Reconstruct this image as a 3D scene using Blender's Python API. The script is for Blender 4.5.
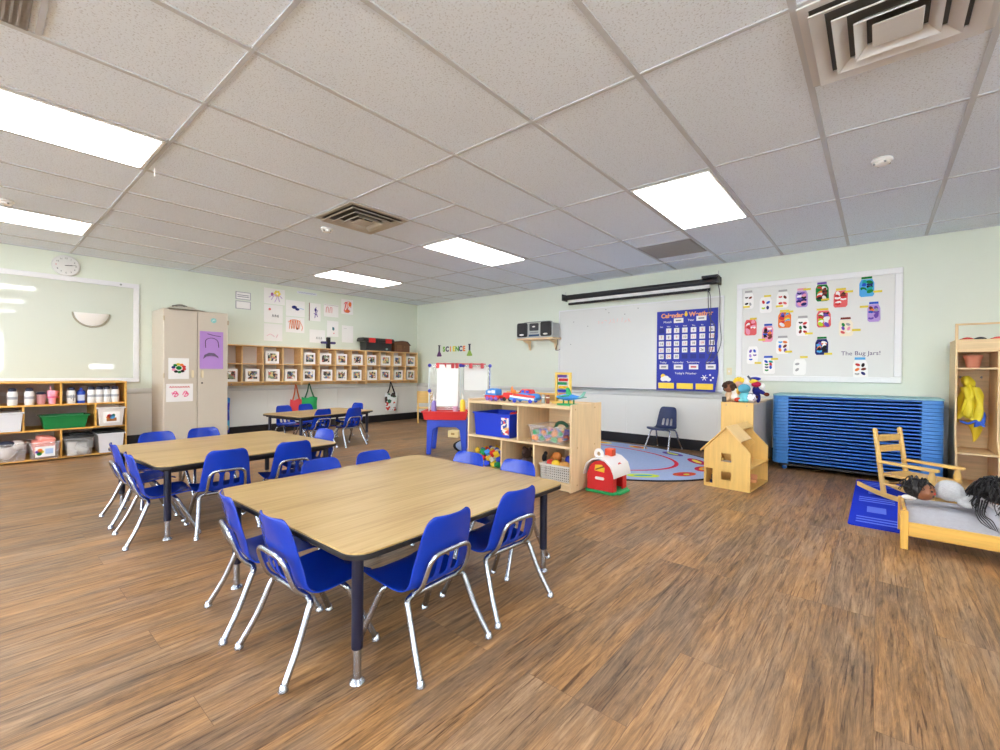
import bpy, bmesh, math, random
from mathutils import Vector, Matrix, Euler
random.seed(7)
for o in list(bpy.data.objects):
    bpy.data.objects.remove(o, do_unlink=True)
SC = bpy.context.scene
COL = SC.collection
PI = math.pi

# ---------------------------------------------------------------- camera, world, exposure
cam_data = bpy.data.cameras.new('camera')
cam = bpy.data.objects.new('camera', cam_data)
COL.objects.link(cam)
cam_data.sensor_width = 36.0
cam_data.lens = 16.155
cam_data.clip_start = 0.02
_r = Vector((0.7641, 0.6450, 0.0080))
_f = Vector((-0.6448, 0.7643, -0.0086)).normalized()
_u = _r.cross(_f).normalized()
_r = _f.cross(_u).normalized()
cam.matrix_world = Matrix(((_r.x, _u.x, -_f.x, 0), (_r.y, _u.y, -_f.y, 0), (_r.z, _u.z, -_f.z, 1.02), (0, 0, 0, 1)))
SC.camera = cam
W = bpy.data.worlds.new('world')
SC.world = W
W.use_nodes = True
bg = W.node_tree.nodes['Background']
bg.inputs[0].default_value = (0.88, 0.95, 1.03, 1)
bg.inputs[1].default_value = 17.0
vs = SC.view_settings
vs.view_transform = 'Standard'
vs.look = 'None'
vs.gamma = 1
vs.use_curve_mapping = False
vs.exposure = 0.03
SC.cycles.max_bounces = 14
SC.cycles.diffuse_bounces = 9
SC.cycles.transparent_max_bounces = 16
LAMP = 11.5          # radiance of the ceiling panels

# ---------------------------------------------------------------- materials
def lin(h):
    if isinstance(h, str):
        h = h.lstrip('#')
        c = [int(h[i:i + 2], 16) / 255 for i in (0, 2, 4)]
    else:
        c = list(h)
    return tuple((x / 12.92 if x <= 0.04045 else ((x + 0.055) / 1.055) ** 2.4) for x in c) + (1.0,)

MATS = {}
def M(name, hexc, rough=0.5, metal=0.0, spec=0.5, var=0.0, scale=8.0, stretch=None, bump=0.0, coat=0.0, alpha=1.0):
    """Principled material; var mixes a darker tone in along a noise (wood figure, cloth, wear)."""
    if name in MATS:
        return MATS[name]
    m = bpy.data.materials.new(name)
    m.use_nodes = True
    nt = m.node_tree
    b = nt.nodes['Principled BSDF']
    c = lin(hexc)
    b.inputs['Base Color'].default_value = c
    b.inputs['Roughness'].default_value = rough
    b.inputs['Metallic'].default_value = metal
    b.inputs['Specular IOR Level'].default_value = spec
    b.inputs['Coat Weight'].default_value = coat
    b.inputs['Alpha'].default_value = alpha
    if var or bump:
        tc = nt.nodes.new('ShaderNodeTexCoord')
        mp = nt.nodes.new('ShaderNodeMapping')
        nz = nt.nodes.new('ShaderNodeTexNoise')
        nz.inputs['Scale'].default_value = scale
        nz.inputs['Detail'].default_value = 5
        nz.inputs['Roughness'].default_value = 0.6
        if stretch:
            mp.inputs['Scale'].default_value = stretch
        nt.links.new(tc.outputs['Object'], mp.inputs[0])
        nt.links.new(mp.outputs[0], nz.inputs['Vector'])
        if var:
            rp = nt.nodes.new('ShaderNodeValToRGB')
            rp.color_ramp.elements[0].position = 0.32
            rp.color_ramp.elements[1].position = 0.68
            rp.color_ramp.elements[0].color = tuple(max(0, x * (1 - var)) for x in c[:3]) + (1,)
            rp.color_ramp.elements[1].color = tuple(min(1, x * (1 + var * 0.5)) for x in c[:3]) + (1,)
            nt.links.new(nz.outputs['Fac'], rp.inputs[0])
            nt.links.new(rp.outputs[0], b.inputs['Base Color'])
        if bump:
            bp = nt.nodes.new('ShaderNodeBump')
            bp.inputs['Strength'].default_value = bump
            bp.inputs['Distance'].default_value = 0.01
            nt.links.new(nz.outputs['Fac'], bp.inputs['Height'])
            nt.links.new(bp.outputs[0], b.inputs['Normal'])
    MATS[name] = m
    return m

def wood(name, hexc, var=0.22, axis=1, rough=0.42, scale=3.0):
    st = [14.0, 14.0, 14.0]
    st[axis] = 1.0
    return M(name, hexc, rough=rough, var=var, scale=scale, stretch=tuple(st))

def emit(name, col, strength):
    m = bpy.data.materials.new(name)
    m.use_nodes = True
    nt = m.node_tree
    b = nt.nodes['Principled BSDF']
    b.inputs['Base Color'].default_value = (0.9, 0.9, 0.9, 1)
    b.inputs['Emission Color'].default_value = col
    b.inputs['Emission Strength'].default_value = strength
    MATS[name] = m
    return m

def clear_plastic(name, hexc, amount=0.45, rough=0.25):
    """Translucent bin plastic: a see-through share plus a milky surface."""
    m = bpy.data.materials.new(name)
    m.use_nodes = True
    nt = m.node_tree
    b = nt.nodes['Principled BSDF']
    b.inputs['Base Color'].default_value = lin(hexc)
    b.inputs['Roughness'].default_value = rough
    b.inputs['Alpha'].default_value = 1 - amount
    MATS[name] = m
    return m

def patches(name, cols, scale=14.0, rough=0.6, per_object=True, coord='Object'):
    """Small flat patches of colour (a photo print, a crayon drawing, a patterned cloth)."""
    m = bpy.data.materials.new(name)
    m.use_nodes = True
    nt = m.node_tree
    b = nt.nodes['Principled BSDF']
    b.inputs['Roughness'].default_value = rough
    tc = nt.nodes.new('ShaderNodeTexCoord')
    vo = nt.nodes.new('ShaderNodeTexVoronoi')
    vo.inputs['Scale'].default_value = scale
    rp = nt.nodes.new('ShaderNodeValToRGB')
    rp.color_ramp.interpolation = 'CONSTANT'
    n = len(cols)
    els = rp.color_ramp.elements
    while len(els) < n:
        els.new(0.5)
    for i, h in enumerate(cols):
        els[i].position = i / n
    for i, h in enumerate(cols):
        els[i].color = lin(h)
    add = nt.nodes.new('ShaderNodeVectorMath')
    add.operation = 'ADD'
    nt.links.new(tc.outputs[coord], add.inputs[0])
    if per_object:
        oi = nt.nodes.new('ShaderNodeObjectInfo')
        mu = nt.nodes.new('ShaderNodeMath')
        mu.operation = 'MULTIPLY'
        mu.inputs[1].default_value = 37.0
        nt.links.new(oi.outputs['Random'], mu.inputs[0])
        nt.links.new(mu.outputs[0], add.inputs[1])
    nz = nt.nodes.new('ShaderNodeTexNoise')
    nz.inputs['Scale'].default_value = scale * 1.3
    sc = nt.nodes.new('ShaderNodeVectorMath')
    sc.operation = 'SCALE'
    sc.inputs['Scale'].default_value = 1.2 / scale
    nt.links.new(add.outputs[0], nz.inputs['Vector'])
    nt.links.new(nz.outputs['Color'], sc.inputs[0])
    ad2 = nt.nodes.new('ShaderNodeVectorMath')
    ad2.operation = 'ADD'
    nt.links.new(add.outputs[0], ad2.inputs[0])
    nt.links.new(sc.outputs[0], ad2.inputs[1])
    nt.links.new(ad2.outputs[0], vo.inputs['Vector'])
    sep = nt.nodes.new('ShaderNodeSeparateColor')
    nt.links.new(vo.outputs['Color'], sep.inputs[0])
    nt.links.new(sep.outputs[0], rp.inputs[0])
    nt.links.new(rp.outputs[0], b.inputs['Base Color'])
    MATS[name] = m
    return m

# ---------------------------------------------------------------- geometry
class G:
    """Collects shapes into one mesh object."""
    def __init__(s):
        s.bm = bmesh.new()
        s.mi = 0
    def _fin(s, faces):
        for f in faces:
            f.material_index = s.mi
        return s
    def m(s, i):
        s.mi = i
        return s
    def box(s, x0, x1, y0, y1, z0, z1, rot=None, piv=None):
        v = [s.bm.verts.new((x, y, z)) for x in (x0, x1) for y in (y0, y1) for z in (z0, z1)]
        if rot is not None:
            p = Vector(piv) if piv else Vector(((x0 + x1) / 2, (y0 + y1) / 2, (z0 + z1) / 2))
            for q in v:
                q.co = p + rot @ (q.co - p)
        F = [(0, 1, 3, 2), (4, 6, 7, 5), (0, 4, 5, 1), (2, 3, 7, 6), (0, 2, 6, 4), (1, 5, 7, 3)]
        return s._fin([s.bm.faces.new([v[i] for i in f]) for f in F])
    def bar(s, a, b, w, h, up=(0, 0, 1)):
        """rectangular bar from a to b, w across, h along up"""
        a, b = Vector(a), Vector(b)
        d = (b - a).normalized()
        u = Vector(up)
        x = d.cross(u).normalized()
        u = x.cross(d).normalized()
        vs_ = []
        for p in (a, b):
            for sx, su in ((-1, -1), (1, -1), (1, 1), (-1, 1)):
                vs_.append(s.bm.verts.new(p + x * (sx * w / 2) + u * (su * h / 2)))
        F = [(0, 3, 2, 1), (4, 5, 6, 7)] + [(i, (i + 1) % 4, (i + 1) % 4 + 4, i + 4) for i in range(4)]
        return s._fin([s.bm.faces.new([vs_[i] for i in f]) for f in F])
    def tube(s, pts, r, seg=8, closed=False, caps=True, rend=None):
        P = [Vector(p) for p in pts]
        n = len(P)
        rings = []
        prev = None
        for i, p in enumerate(P):
            if closed:
                d = (P[(i + 1) % n] - P[i - 1])
            else:
                d = (P[min(i + 1, n - 1)] - P[max(i - 1, 0)])
            d = d.normalized() if d.length > 1e-9 else Vector((0, 0, 1))
            if prev is None:
                a = Vector((0, 0, 1)) if abs(d.z) < 0.9 else Vector((1, 0, 0))
                x = d.cross(a).normalized()
            else:
                x = (prev - d * prev.dot(d)).normalized()
            prev = x
            y = d.cross(x).normalized()
            rr = r if rend is None else r + (rend - r) * i / max(1, n - 1)
            rings.append([s.bm.verts.new(p + (x * math.cos(2 * PI * k / seg) + y * math.sin(2 * PI * k / seg)) * rr) for k in range(seg)])
        fs = []
        for i in range(n if closed else n - 1):
            A, B = rings[i], rings[(i + 1) % n]
            for k in range(seg):
                fs.append(s.bm.faces.new((A[k], A[(k + 1) % seg], B[(k + 1) % seg], B[k])))
        if caps and not closed:
            fs.append(s.bm.faces.new(rings[0][::-1]))
            fs.append(s.bm.faces.new(rings[-1]))
        return s._fin(fs)
    def cyl(s, a, b, r, r2=None, seg=16):
        return s.tube([a, b], r, seg=seg, rend=r if r2 is None else r2)
    def lathe(s, prof, c=(0, 0, 0), seg=20, axis='z', sx=1.0, sy=1.0):
        rings = []
        for (r, z) in prof:
            ring = []
            for k in range(seg):
                a = 2 * PI * k / seg
                x, y = r * math.cos(a) * sx, r * math.sin(a) * sy
                p = (x, y, z) if axis == 'z' else ((x, z, y) if axis == 'y' else (z, x, y))
                ring.append(s.bm.verts.new(Vector(c) + Vector(p)))
            rings.append(ring)
        fs = []
        for A, B in zip(rings, rings[1:]):
            for k in range(seg):
                fs.append(s.bm.faces.new((A[k], A[(k + 1) % seg], B[(k + 1) % seg], B[k])))
        fs.append(s.bm.faces.new(rings[0][::-1]))
        fs.append(s.bm.faces.new(rings[-1]))
        return s._fin(fs)
    def ball(s, c, r, seg=14, rings=9, rot=None):
        r = (r, r, r) if not hasattr(r, '__len__') else r
        R = rot if rot is not None else Matrix.Identity(3)
        vs_ = []
        for i in range(1, rings):
            t = PI * i / rings
            vs_.append([s.bm.verts.new(Vector(c) + R @ Vector((r[0] * math.sin(t) * math.cos(2 * PI * k / seg), r[1] * math.sin(t) * math.sin(2 * PI * k / seg), r[2] * math.cos(t)))) for k in range(seg)])
        top = s.bm.verts.new(Vector(c) + R @ Vector((0, 0, r[2])))
        bot = s.bm.verts.new(Vector(c) + R @ Vector((0, 0, -r[2])))
        fs = []
        for k in range(seg):
            fs.append(s.bm.faces.new((top, vs_[0][k], vs_[0][(k + 1) % seg])))
            fs.append(s.bm.faces.new((bot, vs_[-1][(k + 1) % seg], vs_[-1][k])))
        for A, B in zip(vs_, vs_[1:]):
            for k in range(seg):
                fs.append(s.bm.faces.new((A[k], B[k], B[(k + 1) % seg], A[(k + 1) % seg])))
        return s._fin(fs)
    def prism(s, poly, lo, hi, ax='z'):
        """poly extruded along ax: 'z' poly=(x,y); 'y' poly=(x,z); 'x' poly=(y,z)"""
        def P(a, b, t):
            return (a, b, t) if ax == 'z' else ((a, t, b) if ax == 'y' else (t, a, b))
        A = [s.bm.verts.new(P(a, b, lo)) for a, b in poly]
        B = [s.bm.verts.new(P(a, b, hi)) for a, b in poly]
        n = len(poly)
        fs = [s.bm.faces.new(A[::-1]), s.bm.faces.new(B)]
        for i in range(n):
            fs.append(s.bm.faces.new((A[i], A[(i + 1) % n], B[(i + 1) % n], B[i])))
        return s._fin(fs)
    def grid(s, fn, nu, nv, skip=None):
        V = [[s.bm.verts.new(fn(i, j)) for j in range(nv)] for i in range(nu)]
        fs = []
        for i in range(nu - 1):
            for j in range(nv - 1):
                if skip and skip(i, j):
                    continue
                fs.append(s.bm.faces.new((V[i][j], V[i + 1][j], V[i + 1][j + 1], V[i][j + 1])))
        return s._fin(fs)
    def build(s, name, mats, parent=None, loc=None, rot=None, sharp=40, bevel=0.0, fix=True):
        if fix:
            bmesh.ops.recalc_face_normals(s.bm, faces=s.bm.faces[:])
        for e in s.bm.edges:
            if len(e.link_faces) == 2:
                e.smooth = e.calc_face_angle(0.0) < math.radians(sharp)
            else:
                e.smooth = False
        for f in s.bm.faces:
            f.smooth = True
        me = bpy.data.meshes.new(name)
        s.bm.to_mesh(me)
        s.bm.free()
        if not isinstance(mats, (list, tuple)):
            mats = [mats]
        for m_ in mats:
            me.materials.append(m_)
        o = bpy.data.objects.new(name, me)
        COL.objects.link(o)
        if parent is not None:
            o.parent = parent
        if loc is not None:
            o.location = loc
        if rot is not None:
            o.rotation_euler = rot
        if bevel:
            b = o.modifiers.new('bevel', 'BEVEL')
            b.width = bevel
            b.segments = 2
            b.limit_method = 'ANGLE'
        return o

def thing(name, label, cat, loc=(0, 0, 0), rz=0.0, group=None):
    o = bpy.data.objects.new(name, None)
    o.empty_display_size = 0.1
    COL.objects.link(o)
    o.location = loc
    o.rotation_euler = (0, 0, rz)
    return tag(o, label, cat, group)

def tag(o, label, cat, group=None, kind=None):
    o['label'] = label
    o['category'] = cat
    if group:
        o['group'] = group
    if kind:
        o['kind'] = kind
    return o

def struct(o):
    o['kind'] = 'structure'
    return o

KIDS = {}
def kids(o):
    return [c for c in COL.objects if c.parent == o]
def dup(root, loc, rz, label, group=None):
    r = root.copy()
    COL.objects.link(r)
    r.location = loc
    r.rotation_euler = (0, 0, rz)
    r['label'] = label
    if group:
        r['group'] = group
    def rec(src, dst):
        for ch in kids(src):
            c = ch.copy()
            COL.objects.link(c)
            c.parent = dst
            rec(ch, c)
    rec(root, r)
    return r

FONTS = []
def text(name, s_, size, mat_, parent, loc, rot, extrude=0.0006, align='CENTER', sx=1.0, bold=0.0):
    cu = bpy.data.curves.new(name, 'FONT')
    cu.body = s_
    cu.size = size
    cu.extrude = extrude
    cu.offset = bold
    cu.align_x = align
    cu.align_y = 'CENTER'
    cu.materials.append(mat_)
    o = bpy.data.objects.new(name, cu)
    COL.objects.link(o)
    if parent is not None:
        o.parent = parent
    o.location = loc
    o.rotation_euler = rot
    o.scale = (sx, 1, 1)
    FONTS.append(o)
    return o
FACE_B = (PI / 2, 0, 0)            # writing that faces -Y
FACE_A = (PI / 2, 0, PI / 2)       # writing that faces +X

def rrect(x0, x1, y0, y1, r, n=5):
    out = []
    for cx, cy, a0 in ((x1 - r, y1 - r, 0), (x0 + r, y1 - r, 90), (x0 + r, y0 + r, 180), (x1 - r, y0 + r, 270)):
        for k in range(n + 1):
            a = math.radians(a0 + 90 * k / n)
            out.append((cx + r * math.cos(a), cy + r * math.sin(a)))
    return out

def ell(cx, cy, rx, ry, n=24, a0=0.0, rot=0.0):
    c, s_ = math.cos(rot), math.sin(rot)
    return [(cx + rx * math.cos(a0 + 2 * PI * k / n) * c - ry * math.sin(a0 + 2 * PI * k / n) * s_,
             cy + rx * math.cos(a0 + 2 * PI * k / n) * s_ + ry * math.sin(a0 + 2 * PI * k / n) * c) for k in range(n)]

def smooth_path(pts, n=6):
    """Catmull-Rom through pts"""
    P = [Vector(p) for p in pts]
    P = [P[0] * 2 - P[1]] + P + [P[-1] * 2 - P[-2]]
    out = []
    for i in range(1, len(P) - 2):
        for k in range(n):
            t = k / n
            a, b, c, d = P[i - 1], P[i], P[i + 1], P[i + 2]
            out.append(0.5 * ((2 * b) + (c - a) * t + (2 * a - 5 * b + 4 * c - d) * t * t + (3 * b - a - 3 * c + d) * t ** 3))
    out.append(P[-2])
    return out

CEIL = 2.407
XA = -7.5       # wall with the cubbies
YB = 6.15       # wall with the whiteboard
XE, YS = 3.0, -4.6
# ---------------------------------------------------------------- shared materials
mGreen = M('wall_paint', '#dde3d5', 0.75, var=0.02, scale=1.5, spec=0.25)
mPanel = M('wall_panel', '#e4e4de', 0.55, var=0.015, scale=2)
mRail = M('chair_rail', '#cfd0cb', 0.45)
mBlackBase = M('black_vinyl', '#17161b', 0.4)
mGrid = M('ceiling_grid', '#c6cace', 0.75, spec=0.2)
mWhite = M('white_plastic', '#ecebe8', 0.35)
mPaper = M('paper', '#efedea', 0.8, spec=0.2)
mBirch = wood('birch', '#e9cda2', 0.12, axis=2)
mBirchX = wood('birch_shelf', '#e9cda2', 0.12, axis=0)
mBirchEdge = wood('birch_edge', '#e4bd84', 0.12, axis=1)
mHoney = wood('honey_wood', '#e6bd6e', 0.10, axis=2)
mHoneyX = wood('honey_wood_long', '#e6bd6e', 0.12, axis=0)
mPine = wood('pine', '#e2bb72', 0.16, axis=2)
mBlue = M('royal_blue_plastic', '#0735ac', 0.27, spec=0.45, var=0.06, scale=12)
mNavy = M('navy_plastic', '#27355f', 0.35, spec=0.5, var=0.06, scale=12)
mChrome = M('chrome', '#b9bfcb', 0.27, metal=1.0)
mSteel = M('brushed_steel', '#b9b9bb', 0.35, metal=1.0)
mBlack = M('black_metal', '#15161b', 0.4)
mBlackPl = M('black_plastic', '#1b1b1e', 0.42)
mGrayPl = M('gray_plastic', '#8f9494', 0.45)
mRed = M('red_plastic', '#d62b2b', 0.35)
mGreenPl = M('green_plastic', '#19a05c', 0.4)
mDGreen = M('dark_green_plastic', '#0b7a3b', 0.4)
mYel = M('yellow_plastic', '#f3cf36', 0.4)
mOrange = M('orange_plastic', '#ef8a35', 0.4)
mSky = M('sky_plastic', '#3f8fe0', 0.35)
mCobalt = M('cobalt_plastic', '#1f3fd0', 0.35)
mPurple = M('purple_plastic', '#7a57b8', 0.45)
mPink = M('pink_plastic', '#f0a6b4', 0.4)
mSkin = M('doll_skin_brown', '#8a5638', 0.5)
mSkinL = M('doll_skin_light', '#e3b08c', 0.5)
mHair = M('black_hair', '#121014', 0.45, var=0.3, scale=30)
mClear = clear_plastic('clear_bin_plastic', '#eef0f4', 0.85)
mClearW = clear_plastic('milky_bin_plastic', '#f0f0f4', 0.15, 0.4)
mAcryl = clear_plastic('clear_acrylic', '#e8efe9', 0.82, 0.08)

# floor: vinyl planks running along Y
def floor_material():
    m = bpy.data.materials.new('plank_floor')
    m.use_nodes = True
    nt = m.node_tree
    b = nt.nodes['Principled BSDF']
    N = nt.nodes.new
    L = nt.links.new
    tc = N('ShaderNodeTexCoord')
    mp = N('ShaderNodeMapping')
    mp.inputs['Rotation'].default_value = (0, 0, PI / 2)
    L(tc.outputs['Object'], mp.inputs[0])
    br = N('ShaderNodeTexBrick')
    br.inputs['Color1'].default_value = (0, 0, 0, 1)
    br.inputs['Color2'].default_value = (1, 1, 1, 1)
    br.inputs['Mortar'].default_value = (0.5, 0.5, 0.5, 1)
    br.inputs['Scale'].default_value = 1.0
    br.inputs['Mortar Size'].default_value = 0.0008
    br.inputs['Mortar Smooth'].default_value = 0.3
    br.inputs['Brick Width'].default_value = 1.22
    br.inputs['Row Height'].default_value = 0.18
    br.offset = 0.37
    br.offset_frequency = 3
    L(mp.outputs[0], br.inputs['Vector'])
    # per-plank shift of the grain
    sc = N('ShaderNodeVectorMath'); sc.operation = 'SCALE'; sc.inputs['Scale'].default_value = 9.0
    L(br.outputs['Color'], sc.inputs[0])
    ad = N('ShaderNodeVectorMath'); ad.operation = 'ADD'
    L(tc.outputs['Object'], ad.inputs[0]); L(sc.outputs[0], ad.inputs[1])
    def noise(scale, st, det=6, rough=0.65, dist=0.0):
        q = N('ShaderNodeMapping'); q.inputs['Scale'].default_value = st
        n = N('ShaderNodeTexNoise')
        n.inputs['Scale'].default_value = scale
        n.inputs['Detail'].default_value = det
        n.inputs['Roughness'].default_value = rough
        n.inputs['Distortion'].default_value = dist
        L(ad.outputs[0], q.inputs[0]); L(q.outputs[0], n.inputs['Vector'])
        return n.outputs['Fac']
    g1 = noise(2.6, (7.0, 0.7, 1), 9, 0.72, 1.2)     # broad figure
    g2 = noise(10.0, (9.0, 0.55, 1), 8, 0.78, 0.8)          # fine streaks
    g3 = noise(0.9, (1.0, 0.6, 1), 3, 0.5)           # slow drift
    def mix(a, b_, f):
        x = N('ShaderNodeMix'); x.data_type = 'FLOAT'
        x.inputs[0].default_value = f
        L(a, x.inputs[2]); L(b_, x.inputs[3])
        return x.outputs[0]
    k = mix(mix(g1, g2, 0.5), g3, 0.12)
    sp = N('ShaderNodeSeparateColor'); L(br.outputs['Color'], sp.inputs[0])
    k = mix(k, sp.outputs[0], 0.045)
    rp = N('ShaderNodeValToRGB')
    els = rp.color_ramp.elements
    els[0].position = 0.38; els[0].color = lin('#564130')
    els[1].position = 0.64; els[1].color = lin('#caa57c')
    e = els.new(0.45); e.color = lin('#7f644a')
    e = els.new(0.52); e.color = lin('#9f7d5c')
    e = els.new(0.57); e.color = lin('#b28e6a')
    L(k, rp.inputs[0])
    g4 = noise(1.7, (3.5, 0.8, 1), 5, 0.6, 0.5)      # where the boards run warm or gray
    r4 = N('ShaderNodeValToRGB')
    r4.color_ramp.elements[0].position = .40; r4.color_ramp.elements[0].color = (.82, .85, .90, 1)
    r4.color_ramp.elements[1].position = .60; r4.color_ramp.elements[1].color = (1.02, .90, .68, 1)
    L(g4, r4.inputs[0])
    hm = N('ShaderNodeMix'); hm.data_type = 'RGBA'; hm.blend_type = 'MULTIPLY'; hm.inputs[0].default_value = 1.0
    L(rp.outputs[0], hm.inputs[6]); L(r4.outputs[0], hm.inputs[7])
    g5 = noise(7.0, (13.0, 0.45, 1), 4, 0.6, 1.0)    # thin dark pores along the grain
    r5 = N('ShaderNodeValToRGB')
    r5.color_ramp.elements[0].position = .36; r5.color_ramp.elements[0].color = (.52, .47, .44, 1)
    r5.color_ramp.elements[1].position = .43; r5.color_ramp.elements[1].color = (1, 1, 1, 1)
    L(g5, r5.inputs[0])
    h5 = N('ShaderNodeMix'); h5.data_type = 'RGBA'; h5.blend_type = 'MULTIPLY'; h5.inputs[0].default_value = 1.0
    L(hm.outputs[2], h5.inputs[6]); L(r5.outputs[0], h5.inputs[7])
    mo = N('ShaderNodeMix'); mo.data_type = 'RGBA'
    L(br.outputs['Fac'], mo.inputs[0]); L(h5.outputs[2], mo.inputs[6])
    mo.inputs[7].default_value = lin('#6b4d34')
    L(mo.outputs[2], b.inputs['Base Color'])
    b.inputs['Roughness'].default_value = 0.42
    b.inputs['Specular IOR Level'].default_value = 0.4
    bp = N('ShaderNodeBump'); bp.inputs['Strength'].default_value = 0.12; bp.inputs['Distance'].default_value = 0.004
    L(g2, bp.inputs['Height']); L(bp.outputs[0], b.inputs['Normal'])
    return m

def tile_material():
    m = bpy.data.materials.new('acoustic_tile')
    m.use_nodes = True
    nt = m.node_tree
    b = nt.nodes['Principled BSDF']
    N = nt.nodes.new
    L = nt.links.new
    tc = N('ShaderNodeTexCoord')
    n1 = N('ShaderNodeTexNoise'); n1.inputs['Scale'].default_value = 120; n1.inputs['Detail'].default_value = 3
    n2 = N('ShaderNodeTexNoise'); n2.inputs['Scale'].default_value = 0.8
    L(tc.outputs['Object'], n1.inputs['Vector']); L(tc.outputs['Object'], n2.inputs['Vector'])
    rp = N('ShaderNodeValToRGB')
    els = rp.color_ramp.elements
    els[0].position = 0.34; els[0].color = lin('#cfd6de')
    els[1].position = 0.44; els[1].color = lin('#ebf5ff')
    L(n1.outputs['Fac'], rp.inputs[0])
    mx = N('ShaderNodeMix'); mx.data_type = 'RGBA'; mx.blend_type = 'MULTIPLY'
    mx.inputs[0].default_value = 0.06
    L(rp.outputs[0], mx.inputs[6]); L(n2.outputs['Fac'], mx.inputs[7])
    L(mx.outputs[2], b.inputs['Base Color'])
    b.inputs['Roughness'].default_value = 0.9
    b.inputs['Specular IOR Level'].default_value = 0.15
    bp = N('ShaderNodeBump'); bp.inputs['Strength'].default_value = 0.3; bp.inputs['Distance'].default_value = 0.003
    L(n1.outputs['Fac'], bp.inputs['Height']); L(bp.outputs[0], b.inputs['Normal'])
    return m

# ---------------------------------------------------------------- room shell
T = 0.12
struct(G().box(XA - T, XE + T, YS - T, YB + T, -T, 0).build('floor', floor_material()))
struct(G().box(XA - T, XE + T, YS - T, YB + T, CEIL, CEIL + T).build('ceiling', tile_material()))
struct(G().box(XA - T, XA, YS - T, YB + T, 0, CEIL).build('wall_west', mGreen))
struct(G().box(XA, XE + T, YB, YB + T, 0, CEIL).build('wall_north', mGreen))
added_wins = [(-6.6, -3.9, .85, 2.15), (-3.4, -.7, .85, 2.15), (-.2, 2.5, .85, 2.15)]  # made-up window row, lets extra daylight reach the ceiling
g = G()
xs_ = [XA] + [q for w_ in added_wins for q in w_[:2]] + [XE]
for k in range(0, len(xs_), 2):
    g.box(xs_[k], xs_[k + 1], YS - T, YS, 0, CEIL)
for (a, b_, z0, z1) in added_wins:
    g.box(a, b_, YS - T, YS, 0, z0); g.box(a, b_, YS - T, YS, z1, CEIL)
struct(g.build('wall_south', mGreen))
# east wall with two window openings, south wall with a row of windows added to light the ceiling
wins = [(2.28, 2.92, 0.95, 1.95), (-1.4, 0.65, 0.9, 2.0)]
g = G()
g.box(XE, XE + T, YS, -1.4, 0, CEIL); g.box(XE, XE + T, 0.65, 2.28, 0, CEIL); g.box(XE, XE + T, 2.92, YB, 0, CEIL)
for (a, b_, z0, z1) in wins:
    g.box(XE, XE + T, a, b_, 0, z0); g.box(XE, XE + T, a, b_, z1, CEIL)
struct(g.build('wall_east', mGreen))
mPane = clear_plastic('window_glass', '#dfe9ea', 0.9, 0.03)
for i, (a, b_, z0, z1) in enumerate(wins):
    r = thing('window_%d' % (i + 1), ['white framed window with a single pane in the side wall', 'wide white framed window with a mullion in the side wall'][i], 'window', (XE, (a + b_) / 2, z0))
    struct(r)
    w = (b_ - a) / 2
    h = z1 - z0
    g = G()
    g.box(-.02, .1, -w, -w + .05, 0, h); g.box(-.02, .1, w - .05, w, 0, h); g.box(-.02, .1, -w + .05, w - .05, 0, .05); g.box(-.02, .1, -w + .05, w - .05, h - .05, h)
    if i:
        g.box(0, .08, -.02, .02, .05, h - .05)
    g.build('window_frame', mWhite, r)
    G().box(.045, .051, -w + .05, w - .05, .05, h - .05).build('pane', mPane, r)

r = thing('roller_blind', 'pale roller blind drawn most of the way down the single-pane window', 'blind', (XE - .03, 2.60, 1.95))
G().tube([(0, -.31, -.03), (0, .31, -.03)], .022, 12).build('roller', mWhite, r)
G().box(.010, .013, -.29, .29, -.80, -.03).build('blind_cloth', M('blind_cloth', '#d5d6cc', .8), r)
G().box(.006, .017, -.29, .29, -.815, -.80).build('bottom_rail', mWhite, r)
for i, (a, b_, z0, z1) in enumerate(added_wins):  # unseen windows, added as a light source for the ceiling
    r = thing('window_%d' % (i + 3), ['long white framed window closest to the bottle shelf', 'long white framed window in the middle of the unseen wall', 'long white framed window opposite the bug board'][i], 'window', ((a + b_) / 2, YS, z0))
    struct(r)
    w = (b_ - a) / 2
    h = z1 - z0
    g = G()
    g.box(-w, -w + .05, -.1, .02, 0, h); g.box(w - .05, w, -.1, .02, 0, h); g.box(-w + .05, w - .05, -.1, .02, 0, .05); g.box(-w + .05, w - .05, -.1, .02, h - .05, h)
    for q in (-.33, .33):
        g.box(q * w - .02, q * w + .02, -.08, 0, .05, h - .05)
    g.build('window_frame', mWhite, r)
    G().box(-w + .05, w - .05, -.051, -.045, .05, h - .05).build('pane', mPane, r)

# T-bar grid: main runners along Y every 2 ft, cross bars every 4 ft
UX = [0.6096 * k - 1.484 for k in range(-9, 8)]
VY = [2.018 + 1.2192 * k for k in range(-5, 4)]
g = G()
zb = CEIL - 0.006
for x in UX:
    if XA < x < XE:
        g.box(x - .013, x + .013, YS, YB, zb, CEIL)
for y in VY:
    g.box(XA, XE, y - .010, y + .010, zb + .001, CEIL)
for (x0, x1, y) in ((UX[6], UX[7], 2.628), (UX[5] , UX[6], 2.628), (UX[5], UX[6], 2.628), (-.265, .345, 2.628), (-2.094, -1.484, 4.8), (-2.094, -1.484, 5.41), (-2.7, -2.09, .19)):
    g.box(x0, x1, y - .010, y + .010, zb + .001, CEIL)
struct(g.build('trim_1', mGrid))
# wall angle round the ceiling edge
g = G()
g.box(XA, XA + .02, YS, YB, zb, CEIL); g.box(XA, XE, YB - .02, YB, zb, CEIL)
struct(g.build('trim_2', mGrid))
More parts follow.
